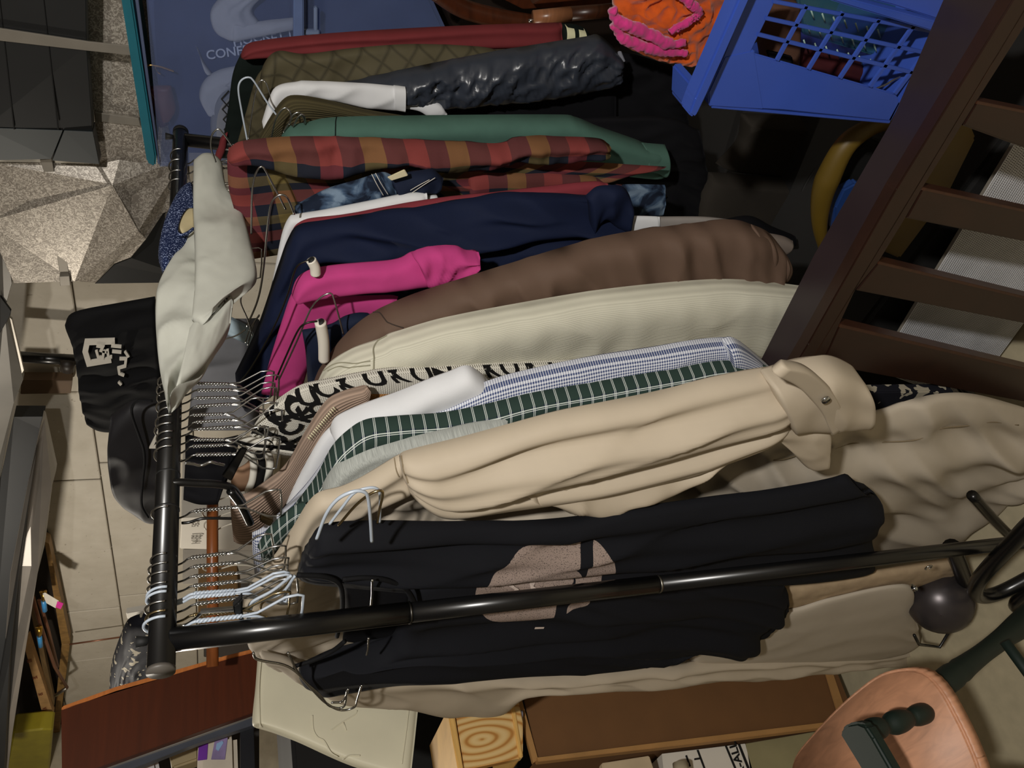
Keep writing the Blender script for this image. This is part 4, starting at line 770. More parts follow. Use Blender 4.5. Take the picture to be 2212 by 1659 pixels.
# smooth swivel hooks and the thick black plastic hanger
ph = thing('plastic_hanger', 'thick black plastic hanger hooked over the middle of the rail', 'hanger', (zr(1055), 0, HR))
s_ = zr(1052)
obj('hook', tube([un(x, y, 0, s_) for x, y in ((352,1082),(345,1072),(346,1058),(358,1047),(385,1042),(430,1044),(470,1046),(497,1052),(512,1066),(524,1085))], .0052, 12), MT['blackmetal'], ph)
obj('arm', tube([un(x, y, 0, s_-.006) for x, y in ((498,1060),(520,1090),(540,1130))], .006, 10), MT['blackmetal'], ph)
obj('arm', slab([(478,1030),(520,968),(536,970),(500,1042)], 0, s_+.02, .004), MT['blackmetal'], ph)
sh = thing('skirt_hanger', 'smooth steel bar hanger with a flat arm, under the near twisted necks', 'hanger', (zr(1348), 0, HR))
obj('neck', tube([un(x, y, 0, zr(1348)) for x, y in ((380,1352),(400,1350),(420,1338),(435,1324),(450,1321))], .0018, 8), MT['steel'], sh)
obj('bar', slab([(433,1321),(504,1315),(505,1322),(434,1327)], 0, zr(1348)-.002, .004, .0005), MT['steel'], sh)
obj('grip', slab([(503,1312),(512,1306),(524,1292),(524,1345),(514,1338),(505,1326)], 0, zr(1348), .01), MT['black'], sh)
sh = thing('swivel_hanger', 'chrome wavy hook hanger beside the thick black plastic one', 'hanger', (zr(1000), 0, HR))
obj('neck', tube([un(x, y, 0, zr(1000)) for x, y in ((400,1000),(418,1002),(435,1005),(455,998),(470,1001),(485,1004))], .0020, 8), MT['steel'], sh)
sh = thing('swivel_hanger', 'dark wire hook with a long straight neck above the taupe tank', 'hanger', (zr(1125), 0, HR))
obj('neck', tube([un(x, y, 0, zr(1125)) for x, y in ((392,1130),(410,1128),(440,1120),(500,1120))], .0019, 8), MT['blackmetal'], sh)
# hooks on the wooden rod
GR = 'pale hangers on the wooden rod'
rr_ = None
for (x, y) in ((459, 1018), (459, 1045), (459, 1075), (459, 1108), (459, 1135), (459, 1225), (459, 1262)):
    c = un(x, y, 0, np.interp(y, [980, 1440], [.78, .36]))
    if rr_ is None:
        rr_ = thing('rod_hanger', 'pale wire hook hanging on the brown wooden rod', 'hanger', tuple(c), GR)
        o = obj('hook', tube([(0, .019*math.sin(a), .019*math.cos(a)) for a in np.linspace(-1.6, 2.2, 12)] + [(0, .004, -.03), (0, 0, -.05), (0, .02, -.09), (0, .10, -.13)], .0018, 7), plain('ivory_wire', 'cfc8b8', .3)); o.parent = rr_; o.matrix_parent_inverse = Matrix.Identity(4)
    else: dup(rr_, tuple(c), 0, random.uniform(-.25, .25))
# hangers whose loops stick out between the clothes
def loop(nm, label, pts, X, mat, r=.0016, extra=None):
    t = thing(nm, label, 'hanger', (X, 0, HR))
    for p in (pts if isinstance(pts[0], list) else [pts]):
        o = obj('wire_loop', tube([un(x, y, 0, X) for x, y in p], r, 8), mat, t)
    if extra:
        for (a, b, w) in extra:
            obj('paper_tube', tube([un(*a, 0, X-.002), un((a[0]+b[0])/2+3, (a[1]+b[1])/2, 0, X-.002), un(*b, 0, X-.002)], w, 12), MT['paper'], t, 'white paper tube')
            obj('tube_end', tube([un(a[0]-1, a[1]-1, 0, X-.002), un(*a, 0, X-.002)], w*.75, 10, False), MT['black'], t)
    return t
loop('wire_hanger', 'steel wire hanger corner pointing past the varsity jacket', [(534,302),(522,240),(515,195),(520,175),(535,167),(548,175),(580,225),(622,280)], S(.80), MT['whitewire'])
loop('wire_hanger', 'thin steel hanger loop between the two olive garments', [(537,300),(548,220),(558,182),(567,173),(576,182),(590,225),(598,250)], S(.85), MT['steel'], .0014)
loop('wire_hanger', 'small steel hanger loop on the olive ribbed sweater, left of two', [(586,298),(594,262),(606,240),(618,233),(628,244),(626,262),(612,285)], S(.76), MT['steel'], .0014)
loop('wire_hanger', 'pair of small hooked hanger loops at the olive sweater edge', [[(625,268),(632,250),(645,243),(656,254),(658,268)], [(632,274),(645,252),(655,248),(660,262)]], S(.755), MT['steel'], .0015)
loop('wire_hanger', 'steel hanger loop in front of the tub, left of the flannel shirt', [(466,350),(456,320),(458,292),(471,279),(482,288),(504,318)], S(.80), MT['steel'])
loop('wire_hanger', 'tall pointed steel hanger loop over the flannel shirt', [(543,505),(544,430),(548,390),(556,368),(564,360),(572,366),(590,400),(617,452)], S(.62), MT['steel'])
loop('wire_hanger', 'long curved steel hanger beside the thin white tee', [(533,705),(556,650),(568,590),(578,490),(586,440),(600,423),(612,421),(622,430),(636,463)], S(.565), MT['steel'], .0017)
loop('wire_hanger', 'bundle of bent steel wires under the grey cloth', [[(528,625),(520,652),(535,690),(545,725)], [(560,680),(540,710),(530,740)], [(535,745),(548,700),(560,682)], [(470,745),(480,735),(510,725),(530,712)]], S(.56), MT['steel'], .0013)
loop('tube_hanger', 'dark wire hanger with white paper tube above the pink tee', [(515,830),(545,790),(590,710),(620,640),(635,590),(645,572),(667,562)], S(.42), MT['darkwire'], .0013, [((672,562),(682,592),.0075)])
loop('wire_hanger', 'steel hanger loop crossing the dark indigo top', [(602,822),(640,740),(670,670),(690,645),(710,634),(720,642),(742,722)], S(.40), MT['steel'], .0014)
loop('tube_hanger', 'black wire hanger with a longer white paper tube over the indigo top', [(596,820),(622,760),(645,712),(662,698),(685,694)], S(.385), MT['darkwire'], .0015, [((692,696),(700,778),.0085)])
loop('coated_hanger', 'white coated hanger corner above the black tee, left of three', [(684,1164),(705,1110),(730,1078),(762,1062),(785,1062),(795,1075),(800,1120),(803,1170)], S(.02), MT['whitewire'], .0019)
loop('coated_hanger', 'white coated hanger corner above the black tee, the middle one', [(712,1132),(740,1095),(765,1065),(795,1054),(815,1056),(821,1072),(820,1128)], S(.06), MT['whitewire'], .0017)
loop('wire_hanger', 'golden steel hanger corner above the black tee, thinnest of three', [(731,1135),(765,1095),(795,1070),(818,1060),(827,1066),(820,1100),(815,1130)], S(.045), m_brass, .0016)
loop('coated_hanger', 'white coated hanger shoulder wire on the trench coat lining', [[(533,1358),(536,1320),(545,1300),(590,1275),(630,1243)], [(537,1345),(545,1308),(570,1296),(610,1280),(637,1244)]], S(.03), MT['whitewire'], .0018)
loop('wire_hanger', 'golden steel hanger shoulder wire below the coated ones', [(530,1353),(548,1348),(560,1336),(564,1308),(575,1296),(610,1270),(636,1244)], S(.035), m_brass, .0015)
loop('wire_hanger', 'steel hanger corner hanging past the black tee at lower left', [[(547,1410),(552,1422),(570,1428),(612,1436),(640,1452),(670,1485),(702,1517),(735,1534),(765,1528),(772,1510),(781,1480)], [(622,1410),(650,1462),(690,1500),(712,1525),(742,1527),(750,1490)], [(716,1518),(738,1516),(748,1500),(752,1488)]], S(.02), MT['steel'], .0017)
loop('wire_hanger', 'steel hanger bottom wire crossing the armhole of the black tee', [[(804,1252),(803,1290),(799,1330)], [(796,1378),(795,1400),(792,1414)]], S(.02), MT['steel'], .0016)
loop('clip_hanger', 'dark clip hanger poking out above the gingham collar', [(558,1160),(575,1140),(600,1118),(620,1100)], S(.22), MT['darkwire'], .0014)
obj_ = tag(obj('hanger_clip', slab([(560,1128),(568,1117),(592,1126),(584,1140)], 0, S(.20), .012), plain('brass_clip', '4a3a20', .4, .6)), 'small brown clip above the gingham shirt collar', 'clip')

# ------------------------------------------------------------------ clear storage tubs
m_tub = plastic('clear_blue_plastic', '8c9ac0', .14, .15); m_teal = plain('teal_lid', '1a6372', .4)
XT = 1.42
tb = thing('storage_tub', 'clear blue plastic storage tub with teal lid, beyond the rail end', 'storage box', tuple(un(450, 200, 0, XT+.2)))
fp = [(290, -60), (300, 0), (352, 356), (470, 340), (636, 300), (636, 0), (634, -60)]
fr = [(300, -200), (345, 358), (640, 352), (640, -200)]
obj('front_wall', slab(fr, 0, XT, .003, .0), m_tub, tb)
a = un(345, 358, 0, XT); b_ = un(640, 352, 0, XT)
obj('side_wall', prism([a, b_, b_ + np.array([.42, -.02, 0]), a + np.array([.42, 0, 0])], (0, .003, 0), 0), m_tub, tb)
obj('lid', slab([(250, -80), (262, 0), (317, 350), (325, 358), (336, 360), (338, 340), (286, 0), (272, -80)], 0, XT-.02, .46, .004), m_teal, tb)
obj('rim', slab([(285, -60), (292, 0), (341, 355), (346, 355), (299, 0), (292, -60)], 0, XT-.008, .01, .001), plain('tub_rim_grey', '56607c', .3), tb)
obj('base_rim', slab([(634, -60), (634, 90), (657, 90), (656, -60)], 0, XT-.014, .02, .003), plain('tub_rim_pale', '5e6f98', .35), tb)
tb2 = thing('storage_tub', 'lower clear plastic tub with a moulded handle, under the teal lidded one', 'storage box', tuple(un(780, 40, 0, XT+.2)))
obj('front_wall', slab([(660, -120), (660, 110), (985, 110), (880, -120)], 0, XT+.02, .003, 0), m_tub, tb2)
obj('handle', joinm([slab([(678, 16), (686, 16), (686, 80), (678, 80)], 0, XT+.005, .012), slab([(652, 66), (690, 66), (690, 76), (652, 76)], 0, XT+.004, .012)]), plain('tub_handle', '71809f', .3), tb2)
obj('back_fill', slab([(664, -120), (664, 120), (990, 120), (880, -120)], 0, XT+.07, .2, .01), fabric('folded_blue_linen', '36456b', .9), tb2)
# contents
nv = fabric('navy_sweatshirt', '3a4568', .9); gw = fabric('pale_grey_sweat', 'c4c2c0', .9)
ns = thing('folded_sweatshirt', 'navy sweatshirt with white HOCKEY lettering inside the tub', 'sweatshirt', tuple(un(520, 100, 0, XT+.06)))
Lf = loft([[(310,-40),(450,-40),(634,-40)],[(330,100),(450,100),(634,100)],[(345,200),(450,200),(634,200)],[(380,330),(450,330),(634,330)]], XT+.07, thick=.03, wr=.006, wf=(5,5)); nso = obj('body', Lf.me, nv, ns)
def tubtext(s, x, y, size, ang):
    c = un(x, y, 0, XT+.032); r = un(x + 20*math.cos(ang), y + 20*math.sin(ang), 0, XT+.032) - c; u = un(x + 20*math.sin(ang), y - 20*math.cos(ang), 0, XT+.032) - c
    obj('lettering', text_plane(s, c, r, u, size, .012), plain('tub_letter_white', 'd4d8e6', .8), nso)
tubtext('HOCKEY |', 566, 80, .030, -.20); tubtext('CONFERENCE', 535, 108, .030, -.14)
gs = thing('folded_sweatpants', 'pale grey sweatpants curled inside the top of the tub', 'trousers', tuple(un(500, 30, 0, XT+.03)))
Lf = loft([[(540,-60),(480,-10),(456,20),(456,50),(470,75),(500,88)],[(600,-60),(540,-10),(520,20),(515,50),(520,80)],[(640,-60),(560,0),(545,25),(560,50),(550,80)]], XT+.035, thick=.02, wr=.006); obj('fold', Lf.me, gw, gs)
Lf = loft([[(500,45),(545,48),(590,42),(640,38)],[(500,88),(560,78),(600,68),(640,62)]], XT+.03, thick=.02, wr=.006); obj('leg', Lf.me, gw, gs)
gs2 = thing('folded_tee', 'pale folded cotton lump beside the sneaker in the tub', 't-shirt', tuple(un(470, 190, 0, XT+.03)))
Lf = loft([[(520,140),(470,152),(440,175),(430,210),(450,250)],[(520,170),(490,190),(470,220),(465,250)],[(520,200),(510,220),(490,250)]], XT+.03, thick=.02, wr=.008); obj('body', Lf.me, gw, gs2)
Lf = loft([[(424,100),(440,135),(458,160)],[(430,112),(440,150),(448,162)]], XT+.03, thick=.008); obj('corner', Lf.me, gw, gs2)
sn = thing('sneaker', 'grey mesh sneaker with crossed laces pressed to the tub side', 'shoe', tuple(un(475, 260, 0, XT+.02)))
Lf = loft([[(520,175),(495,185),(470,205),(456,240),(456,290),(470,330)],[(525,200),(490,215),(475,240),(475,290),(490,330)],[(530,240),(505,250),(500,300),(510,330)]], XT+.022, thick=.02, pr=2.6); so = obj('upper', Lf.me, fabric('sneaker_mesh', '8c8a88', .8), sn)
for k in range(5):
    for d in (-1, 1):
        obj('lace', tube([un(478+2*k, 214+k*22, 0, XT-.002), un(494+2*k, 214+k*22+d*18, 0, XT-.003)], .0015, 5, False), MT['black'], sn)
gl = thing('eyeglasses', 'gold wire eyeglasses resting inside the tub', 'glasses', tuple(un(340, 150, 0, XT+.012)))
obj('frame', tube([un(x, y, 0, XT+.012) for x, y in ((316,166),(312,148),(322,141),(335,142),(350,145),(365,150),(376,154))], .0022, 8), plain('gold_wire', 'b58a50', .25, .8), gl)
obj('temple', tube([un(x, y, 0, XT+.014) for x, y in ((290,80),(300,120),(310,160),(325,200),(345,225),(362,238),(368,255))], .0013, 6), plain('gold_wire_thin', '8a7a68', .3, .6), gl)
obj('bridge', tube([un(x, y, 0, XT+.012) for x, y in ((335,145),(340,155),(347,160))], .0014, 6), plain('gold_wire', 'b58a50', .25, .8), gl)
br = thing('leather_purse', 'red brown leather purse lying inside the tub', 'bag', tuple(un(360, 220, 0, XT+.03)))
Lf = loft([[(335,185),(335,220),(345,250),(352,262)],[(370,185),(378,215),(380,240),(365,262)]], XT+.02, thick=.014, wr=.006); obj('body', Lf.me, plain('red_brown_leather', '6b3a2c', .5), br)
Lf = loft([[(315,190),(330,240),(345,275)],[(335,185),(350,240),(366,268)]], XT+.025, thick=.01, wr=.004); obj('flap', Lf.me, plain('dark_red_leather', '4a1d22', .5), br)
# ------------------------------------------------------------------ top right clutter
m_dw = wood('dark_bentwood', '4a2412', .35, .5, 5, (2, 2, 8)); 
bw = thing('wooden_crate', 'dark brown varnished wooden boards above the varsity sleeve', 'crate', tuple(un(1080, 10, 0, 1.4)))
obj('board', tube([un(940,-20,0,1.38), un(1000,18,0,1.38), un(1080,40,0,1.38), un(1150,52,0,1.38)], .022, 12), m_dw, bw)
obj('board', slab([(1030,-30),(1320,-30),(1320,10),(1130,20)], 0, 1.42, .03), m_dw, bw)
obj('board', slab([(1150,10),(1320,-5),(1320,-40),(1240,-40)], 0, 1.36, .03), m_dw, bw)
obj('board', slab([(900,-30),(1340,-30),(1340,140),(1190,140),(955,60)], 0, 1.6, .03), plain('black_brown_board', '1c120c', .5), bw)
wr_ = thing('wooden_rod_handle', 'light brown round wooden handle with dark half above the puffer', 'rod', tuple(un(1230, 30, 0, 1.3)))
obj('light_half', tube([un(1152,39,0,1.28), un(1232,30,0,1.28)], .0165, 18, False), wood('light_rod', '8a5c3e', .3, .8), wr_, 'light brown half')
obj('dark_half', tube([un(1232,30,0,1.28), un(1330,22,0,1.28)], .0160, 18, False), wood('dark_rod', '3c2012', .35), wr_, 'dark brown half')
obj('pin', tube([un(1142,45,0,1.28), un(1154,43,0,1.28)], .004, 8, False), MT['steel'], wr_)
# fuzzy hat
hat = thing('fuzzy_hat', 'fluffy orange hat with hot pink bands, beside the blue basket', 'hat', tuple(un(1450, 30, 0, .95)))
m_or = fabric('orange_mohair', 'c9521a', 1., .35, weave=900, bmp=1., sheen=.4); m_pf = fabric('pink_mohair', 'd23a84', 1., .2, weave=900, bmp=1., sheen=.4)
Lf = loft([[(1322,-60),(1322,0),(1325,50),(1338,80),(1352,100)],[(1380,-60),(1390,40),(1400,90),(1410,118)],[(1450,-60),(1460,40),(1465,100),(1470,131)],[(1530,-60),(1540,30),(1535,90),(1520,130)],[(1610,-60),(1600,20),(1585,70),(1560,112)]], .95, thick=.05, wr=.012, wf=(12,12), crump=.010, M=110, N=110, ends=.25); ho = obj('crown', Lf.me, m_or, hat)
def fuzz(pts, w, nm, mt, X):
    me = tube([un(x, y, 0, X) for x, y in pts], w, 14, True, n=80)
    for v in me.vertices:
        n_ = v.normal; v.co += n_ * (.003*noise.noise(v.co*160) + .0035*noise.noise(v.co*70))
    obj(nm, me, mt, hat, 'hot pink fluffy band')
fuzz([(1322,20),(1335,45),(1370,60),(1410,78),(1450,95),(1480,90)], [.008,.011,.012,.011,.007], 'band', m_pf, .885)
fuzz([(1326,52),(1345,82),(1390,100),(1440,112),(1483,114)], [.008,.011,.010,.006], 'band', m_pf, .89)
fuzz([(1448,70),(1478,52),(1505,35),(1515,25)], [.006,.008,.006], 'band', m_pf, .885)
fuzz([(1450,-30),(1480,-5),(1500,15),(1512,28)], [.009,.010,.007], 'band', m_pf, .885)
# ------------------------------------------------------------------ blue laundry basket
m_bl = plain('blue_basket_plastic', '3450a8', .38, 0, .05); XB_ = .42
bs = thing('laundry_basket', 'blue plastic laundry basket with open grid side', 'basket', tuple(un(1750, 100, 0, XB_+.1)))
def bslab(nm, pts, X, d, w=.0015): return obj(nm, slab(pts, 0, X, d, w), m_bl, bs)
bslab('rim', [(1608,-30),(1634,-30),(1531,200),(1508,248),(1500,256),(1488,248),(1500,215)], XB_-.022, .03, .003)
0 or bslab('rim_lip', [(1486,240),(1490,180),(1512,178),(1505,215),(1490,250)], XB_+.02, .06, .003)
# solid parts of the side around the grid
bslab('side_panel', [(1625,-30),(1690,-30),(1675,4),(1621,115),(1600,190),(1532,228),(1530,200)], XB_, .004)
bslab('side_panel', [(1621,113),(1935,203),(1945,222),(1925,262),(1690,238),(1532,230),(1545,185)], XB_, .004)
bslab('side_corner', [(1532,230),(1530,200),(1566,122),(1630,108),(1650,237)], XB_-.001, .004)
bslab('side_panel', [(1760,-30),(2085,-30),(2060,30),(2045,48),(1925,10)], XB_, .004)
bslab('shadow_step', [(1582,187),(1750,207),(1935,222),(1925,262),(1690,238),(1570,230)], XB_+.012, .01)
bslab('ledge', [(1778,-4),(1830,-4),(2036,50),(2034,68),(2022,70)], XB_-.016, .02)
q = [np.array(v, float) for v in ((1675,2),(2040,70),(1937,205),(1621,115))]
def g_(a, b): return (q[0]*(1-a)+q[1]*a)*(1-b) + (q[3]*(1-a)+q[2]*a)*b
def bar(p, r_, w, nm):
    t = (r_-p)/np.linalg.norm(r_-p); n_ = np.array([-t[1], t[0]])*w/2
    obj(nm, slab([p+n_, r_+n_, r_-n_, p-n_], 0, XB_-.002, .004, .0006), m_bl, bs)
for b in (.02, .34, .65): bar(g_(-.01, b), g_(1.01, b), 8.5, 'long_bar')
for a in (.185, .40, .615, .82, .99): bar(g_(a, -.02), g_(a, 1.0), 7.5, 'cross_bar')
c0 = un(1925, 262, 0, XB_); c1 = un(2085, -30, 0, XB_); c2 = un(1540, 228, 0, XB_)
obj('base', prism([c0, c1, c1 + np.array([.34, 0, 0]), c0 + np.array([.34, 0, 0])], (0, 0, .006), .001), m_bl, bs)
obj('end_wall', prism([c0, c2, c2 + np.array([.06, 0, 0]), c0 + np.array([.34, 0, 0])], (0, .004, 0), .001), m_bl, bs)
cl = thing('clear_box', 'clear ribbed plastic box with teal lid inside the blue basket', 'box', tuple(un(1860, 100, 0, XB_+.12)))
m_cb = plastic('clear_teal_plastic', '35686a', .45, .1)
obj('body', slab([(1720,-30),(2010,30),(1985,150),(1735,75)], 0, XB_+.09, .12, .003), m_cb, cl)
for i in range(11):
    for j in range(3):
        x = 1752 + i*24 - j*8; y = 22 + i*7 + j*32
        obj('rib', tube([un(x, y, 0, XB_+.086), un(x+6, y+18, 0, XB_+.086)], .0012, 5, False), plain('rib_highlight', '8fa8a0', .15) if i == j == 0 else bpy.data.materials['rib_highlight'], cl)
cl2 = thing('cloth_pile', 'brown and red clothes piled in the bottom of the blue basket', 'clothes', tuple(un(1750, 130, 0, XB_+.14)))
Lf = loft([[(1640,-10),(1630,50),(1640,120)],[(1720,0),(1720,80),(1720,140)]], XB_+.10, thick=.03, wr=.01); obj('brown_cloth', Lf.me, fabric('brown_cloth', '4a3226', .9), cl2)
Lf = loft([[(1700,100),(1800,110),(1930,150)],[(1700,160),(1800,170),(1920,220)]], XB_+.12, thick=.03, wr=.01); obj('red_cloth', Lf.me, fabric('red_cloth', '3d1518', .9), cl2)
tag(obj('printed_card', slab([(1655,108),(1685,114),(1712,122),(1716,150),(1665,138)], 0, XB_+.06, .003), fabric('black_white_card', '15161a', .7, pattern='snow')), 'small black and white printed card seen through the basket grid', 'card')
obj_ = tag(obj('wire_clip', tube([un(x, y, 0, XB_+.02) for x, y in ((1892,192),(1915,182),(1932,172),(1960,160))], .0018, 7), MT['steel']), 'bright curved metal wire at the basket grid corner', 'wire')
# ------------------------------------------------------------------ futon arm with slats
m_mah = wood('dark_mahogany', '25140d', .38, .8, 5, (3, 3, 2)); m_top = plain('glossy_dark_top', '2a2124', .28, 0, .1); m_bevel = wood('mahogany_edge', '3c2114', .38, .7)
fu = thing('futon_frame', 'dark mahogany slatted futon arm in the lower foreground', 'futon', tuple(un(1900, 400, 2, .6)) )
ZA = .60
tp = [(2062,-60),(1925,262),(1758,550),(1640,783),(1653,800),(1697,797),(1735,735),(1920,400),(2200,-60)]
obj('arm_top', prism([un(x, y, 2, ZA) for x, y in tp], (0, 0, -.006), .001), m_top, fu)
p0 = un(1697,797,2,ZA); p1 = un(2200,-60,2,ZA)
dr_ = (p1-p0)/np.linalg.norm(p1-p0); nrm = np.cross(dr_, [0, 0, 1.]); nrm = nrm if nrm[0] < 0 else -nrm
bvl = nrm*.018 + np.array([0, 0, -.018])
obj('arm_edge', prism([p0, p1, p1+bvl, p0+bvl], (0, 0, -.004), .001), m_bevel, fu)
XF = float((p0+bvl)[0]); 
def plane_pt(x, y, off=0.):
    # point on the vertical plane through the arm's outer edge, moved 'off' toward the room
    d = R @ np.array([(829.5-y)/F, (1106-x)/F, 1.0]); o_ = p0 + bvl + nrm*off; t = ((o_-CP) @ nrm)/(d @ nrm); return CP + d*t
def fslab(nm, pts, off=0., d=.022, mt=None, w=.002): return obj(nm, prism([plane_pt(x, y, off) for x, y in pts], -nrm*d, w), mt or m_mah, fu)
fslab('arm_rail', [(1712,800),(1745,745),(1935,410),(2225,-60),(2290,-60),(2112,218),(2080,270),(1995,405),(1958,470),(1900,565),(1850,625),(1815,700),(1770,800)], 0)
for sl_ in ([(2112,218),(2330,262),(2330,362),(2080,272)], [(1995,405),(2330,478),(2330,545),(1958,472)], [(1900,565),(2330,668),(2330,722),(1850,628)], [(1815,700),(2330,822),(2330,905),(2212,868),(1845,800),(1770,800)]):
    fslab('slat', sl_, .0, .022)
for sl_ in ([(2112,218),(2330,262),(2330,268),(2108,225)], [(1995,405),(2330,478),(2330,484),(1990,411)], [(1900,565),(2330,668),(2330,674),(1896,571)], [(1815,700),(2330,822),(2330,828),(1812,707)]):
    fslab('slat_edge', sl_, .001, .022, m_bevel, .0005)
# under and behind the arm
tag(obj('shade_block', box((.47, -1.9, ZF), (1.9, .12, .20), .01), plain('shade_black', '121110', .9)), 'long low black block added as shade on the floor behind the futon arm', 'shade block')  # added black block, stands in for the shade under the futon
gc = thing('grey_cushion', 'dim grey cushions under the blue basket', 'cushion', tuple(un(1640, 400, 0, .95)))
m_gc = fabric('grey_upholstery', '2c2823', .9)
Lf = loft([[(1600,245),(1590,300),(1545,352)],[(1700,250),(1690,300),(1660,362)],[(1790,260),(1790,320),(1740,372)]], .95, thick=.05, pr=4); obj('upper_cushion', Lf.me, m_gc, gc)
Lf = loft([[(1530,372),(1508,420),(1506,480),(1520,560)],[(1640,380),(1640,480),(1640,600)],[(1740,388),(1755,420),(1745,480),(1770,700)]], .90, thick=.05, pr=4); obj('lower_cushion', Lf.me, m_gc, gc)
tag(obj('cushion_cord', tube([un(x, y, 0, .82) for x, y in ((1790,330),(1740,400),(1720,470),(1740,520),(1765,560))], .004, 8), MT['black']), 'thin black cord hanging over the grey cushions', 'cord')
bkb = thing('black_bag', 'black soft bag under the brown jacket cuff', 'bag', tuple(un(1650, 480, 0, .75)))
Lf = loft([[(1560,475),(1620,466),(1670,490),(1718,510)],[(1580,520),(1640,520),(1716,525)]], .72, thick=.02); obj('body', Lf.me, m_['blk'], bkb)
rg = thing('toy_wheel', 'dark yellow rounded toy frame with blue centre behind the futon arm', 'toy', tuple(un(1850, 420, 0, .55)))
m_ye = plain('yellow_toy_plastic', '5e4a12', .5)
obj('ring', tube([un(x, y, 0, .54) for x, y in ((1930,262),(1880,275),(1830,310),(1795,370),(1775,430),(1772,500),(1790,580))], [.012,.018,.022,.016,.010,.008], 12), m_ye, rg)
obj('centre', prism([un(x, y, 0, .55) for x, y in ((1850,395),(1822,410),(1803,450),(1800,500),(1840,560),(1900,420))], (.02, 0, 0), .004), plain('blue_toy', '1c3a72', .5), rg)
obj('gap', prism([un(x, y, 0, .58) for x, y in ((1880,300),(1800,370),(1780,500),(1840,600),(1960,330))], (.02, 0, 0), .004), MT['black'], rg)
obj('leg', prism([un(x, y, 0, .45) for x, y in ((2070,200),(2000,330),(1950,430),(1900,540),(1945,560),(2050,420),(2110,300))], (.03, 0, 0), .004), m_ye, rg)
ms = thing('mesh_bin', 'silver wire mesh bin seen between the futon slats', 'bin', tuple(un(2080, 650, 0, .6)))
def mesh_sheet():
    A_ = [un(x, y, 0, .405) for x, y in ((2215,275),(1895,800),(2085,870),(2400,440))]
    a, b, c, d = A_; ms_ = []
    n1, n2 = 60, 60
    L1 = lambda s, t: (a*(1-s)+b*s)*(1-t) + (d*(1-s)+c*s)*t
    V = []; Fc = []
    def rib(p, q_, w):
        t = (q_-p)/np.linalg.norm(q_-p); n_ = np.cross(t, [1., 0, 0])*w; o_ = np.array([.0012, 0, 0]); k = len(V)
        V.extend([p+n_, q_+n_, q_-n_, p-n_, p+n_+o_, q_+n_+o_, q_-n_+o_, p-n_+o_])
        for f in ((0,1,2,3),(7,6,5,4),(0,4,5,1),(1,5,6,2),(2,6,7,3),(3,7,4,0)): Fc.append([k+i for i in f])
    for i in range(150): rib(L1(i/149, 0), L1(i/149, 1), .0007)
    for i in range(60): rib(L1(0, i/59), L1(1, i/59), .0007)
    return mesh(V, Fc)
obj('wire_mesh', mesh_sheet(), plain('bright_mesh', 'd4d5da', .35), ms, None, 'stuff')
obj('bin_wall', prism([un(x, y, 0, .43) for x, y in ((2215,275),(1895,800),(2085,870),(2400,440))], (.01, 0, 0), .002), plain('bin_inner', '7a746a', .6), ms)
tg_ = thing('wooden_peg', 'short rounded light wooden peg behind the top slat gap', 'peg', tuple(un(2150, 345, 0, .5)))
obj('peg', tube([un(2130,360,0,.5), un(2150,338,0,.5), un(2175,315,0,.5)], .016, 14), wood('peg_wood', '8a5326', .5), tg_)
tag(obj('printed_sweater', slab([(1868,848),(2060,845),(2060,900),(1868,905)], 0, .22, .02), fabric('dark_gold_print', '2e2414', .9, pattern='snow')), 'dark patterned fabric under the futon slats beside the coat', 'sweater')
# ------------------------------------------------------------------ lower left corner: chair, boxes, shelf
m_seat = wood('reddish_seat_wood', 'ae7e60', .48, .85, 4, (14, 3, 3)); m_dkg = plain('dark_green_paint', '0b1c15', .6, 0, .1, spec=.5)
ZS = .45
ch = thing('wooden_armchair', 'wooden chair with reddish seat and dark green turned legs and arm', 'chair', tuple(un(1950, 1640, 2, 0.0)))
seat = [(1700,1700),(1712,1640),(1740,1600),(1800,1535),(1850,1490),(1895,1458),(1935,1446),(1975,1445),(2005,1460),(2035,1495),(2060,1540),(2085,1590),(2110,1650),(2125,1700)]
seat2 = [(x, y) for x, y in [tuple(p) for p in spline(seat, 40)]]
obj('seat', smoothm(prism([un(x, y, 2, ZS) for x, y in seat2] , (0, 0, -.028), .007, 4)), m_seat, ch)
lg0 = un(2005, 1500, 2, ZS-.02); lg1 = un(2330, 1255, 2, ZF)
obj('leg', turned(lg0, lg1, [(0,.016),(.06,.019),(.13,.020),(.155,.017),(.17,.019),(.2,.0175),(.3,.0155),(.42,.017),(.52,.021),(.62,.024),(.68,.0235),(.71,.020),(.73,.022),(.8,.026),(.9,.024),(1,.018)]), m_dkg, ch)
obj('stretcher', tube([un(2170,1385,2,.26), un(2320,1590,2,.22)], .0085, 12, False), m_dkg, ch)
lg2 = un(2110, 1720, 2, ZS-.02); 
obj('leg', turned(lg2, lg2 + np.array([-.10, .1, -ZS+.03+ZF]), [(0,.016),(.2,.018),(.5,.022),(.7,.02),(1,.016)]), m_dkg, ch)
sp0 = un(2008, 1537, 2, ZS); 
sp1 = None
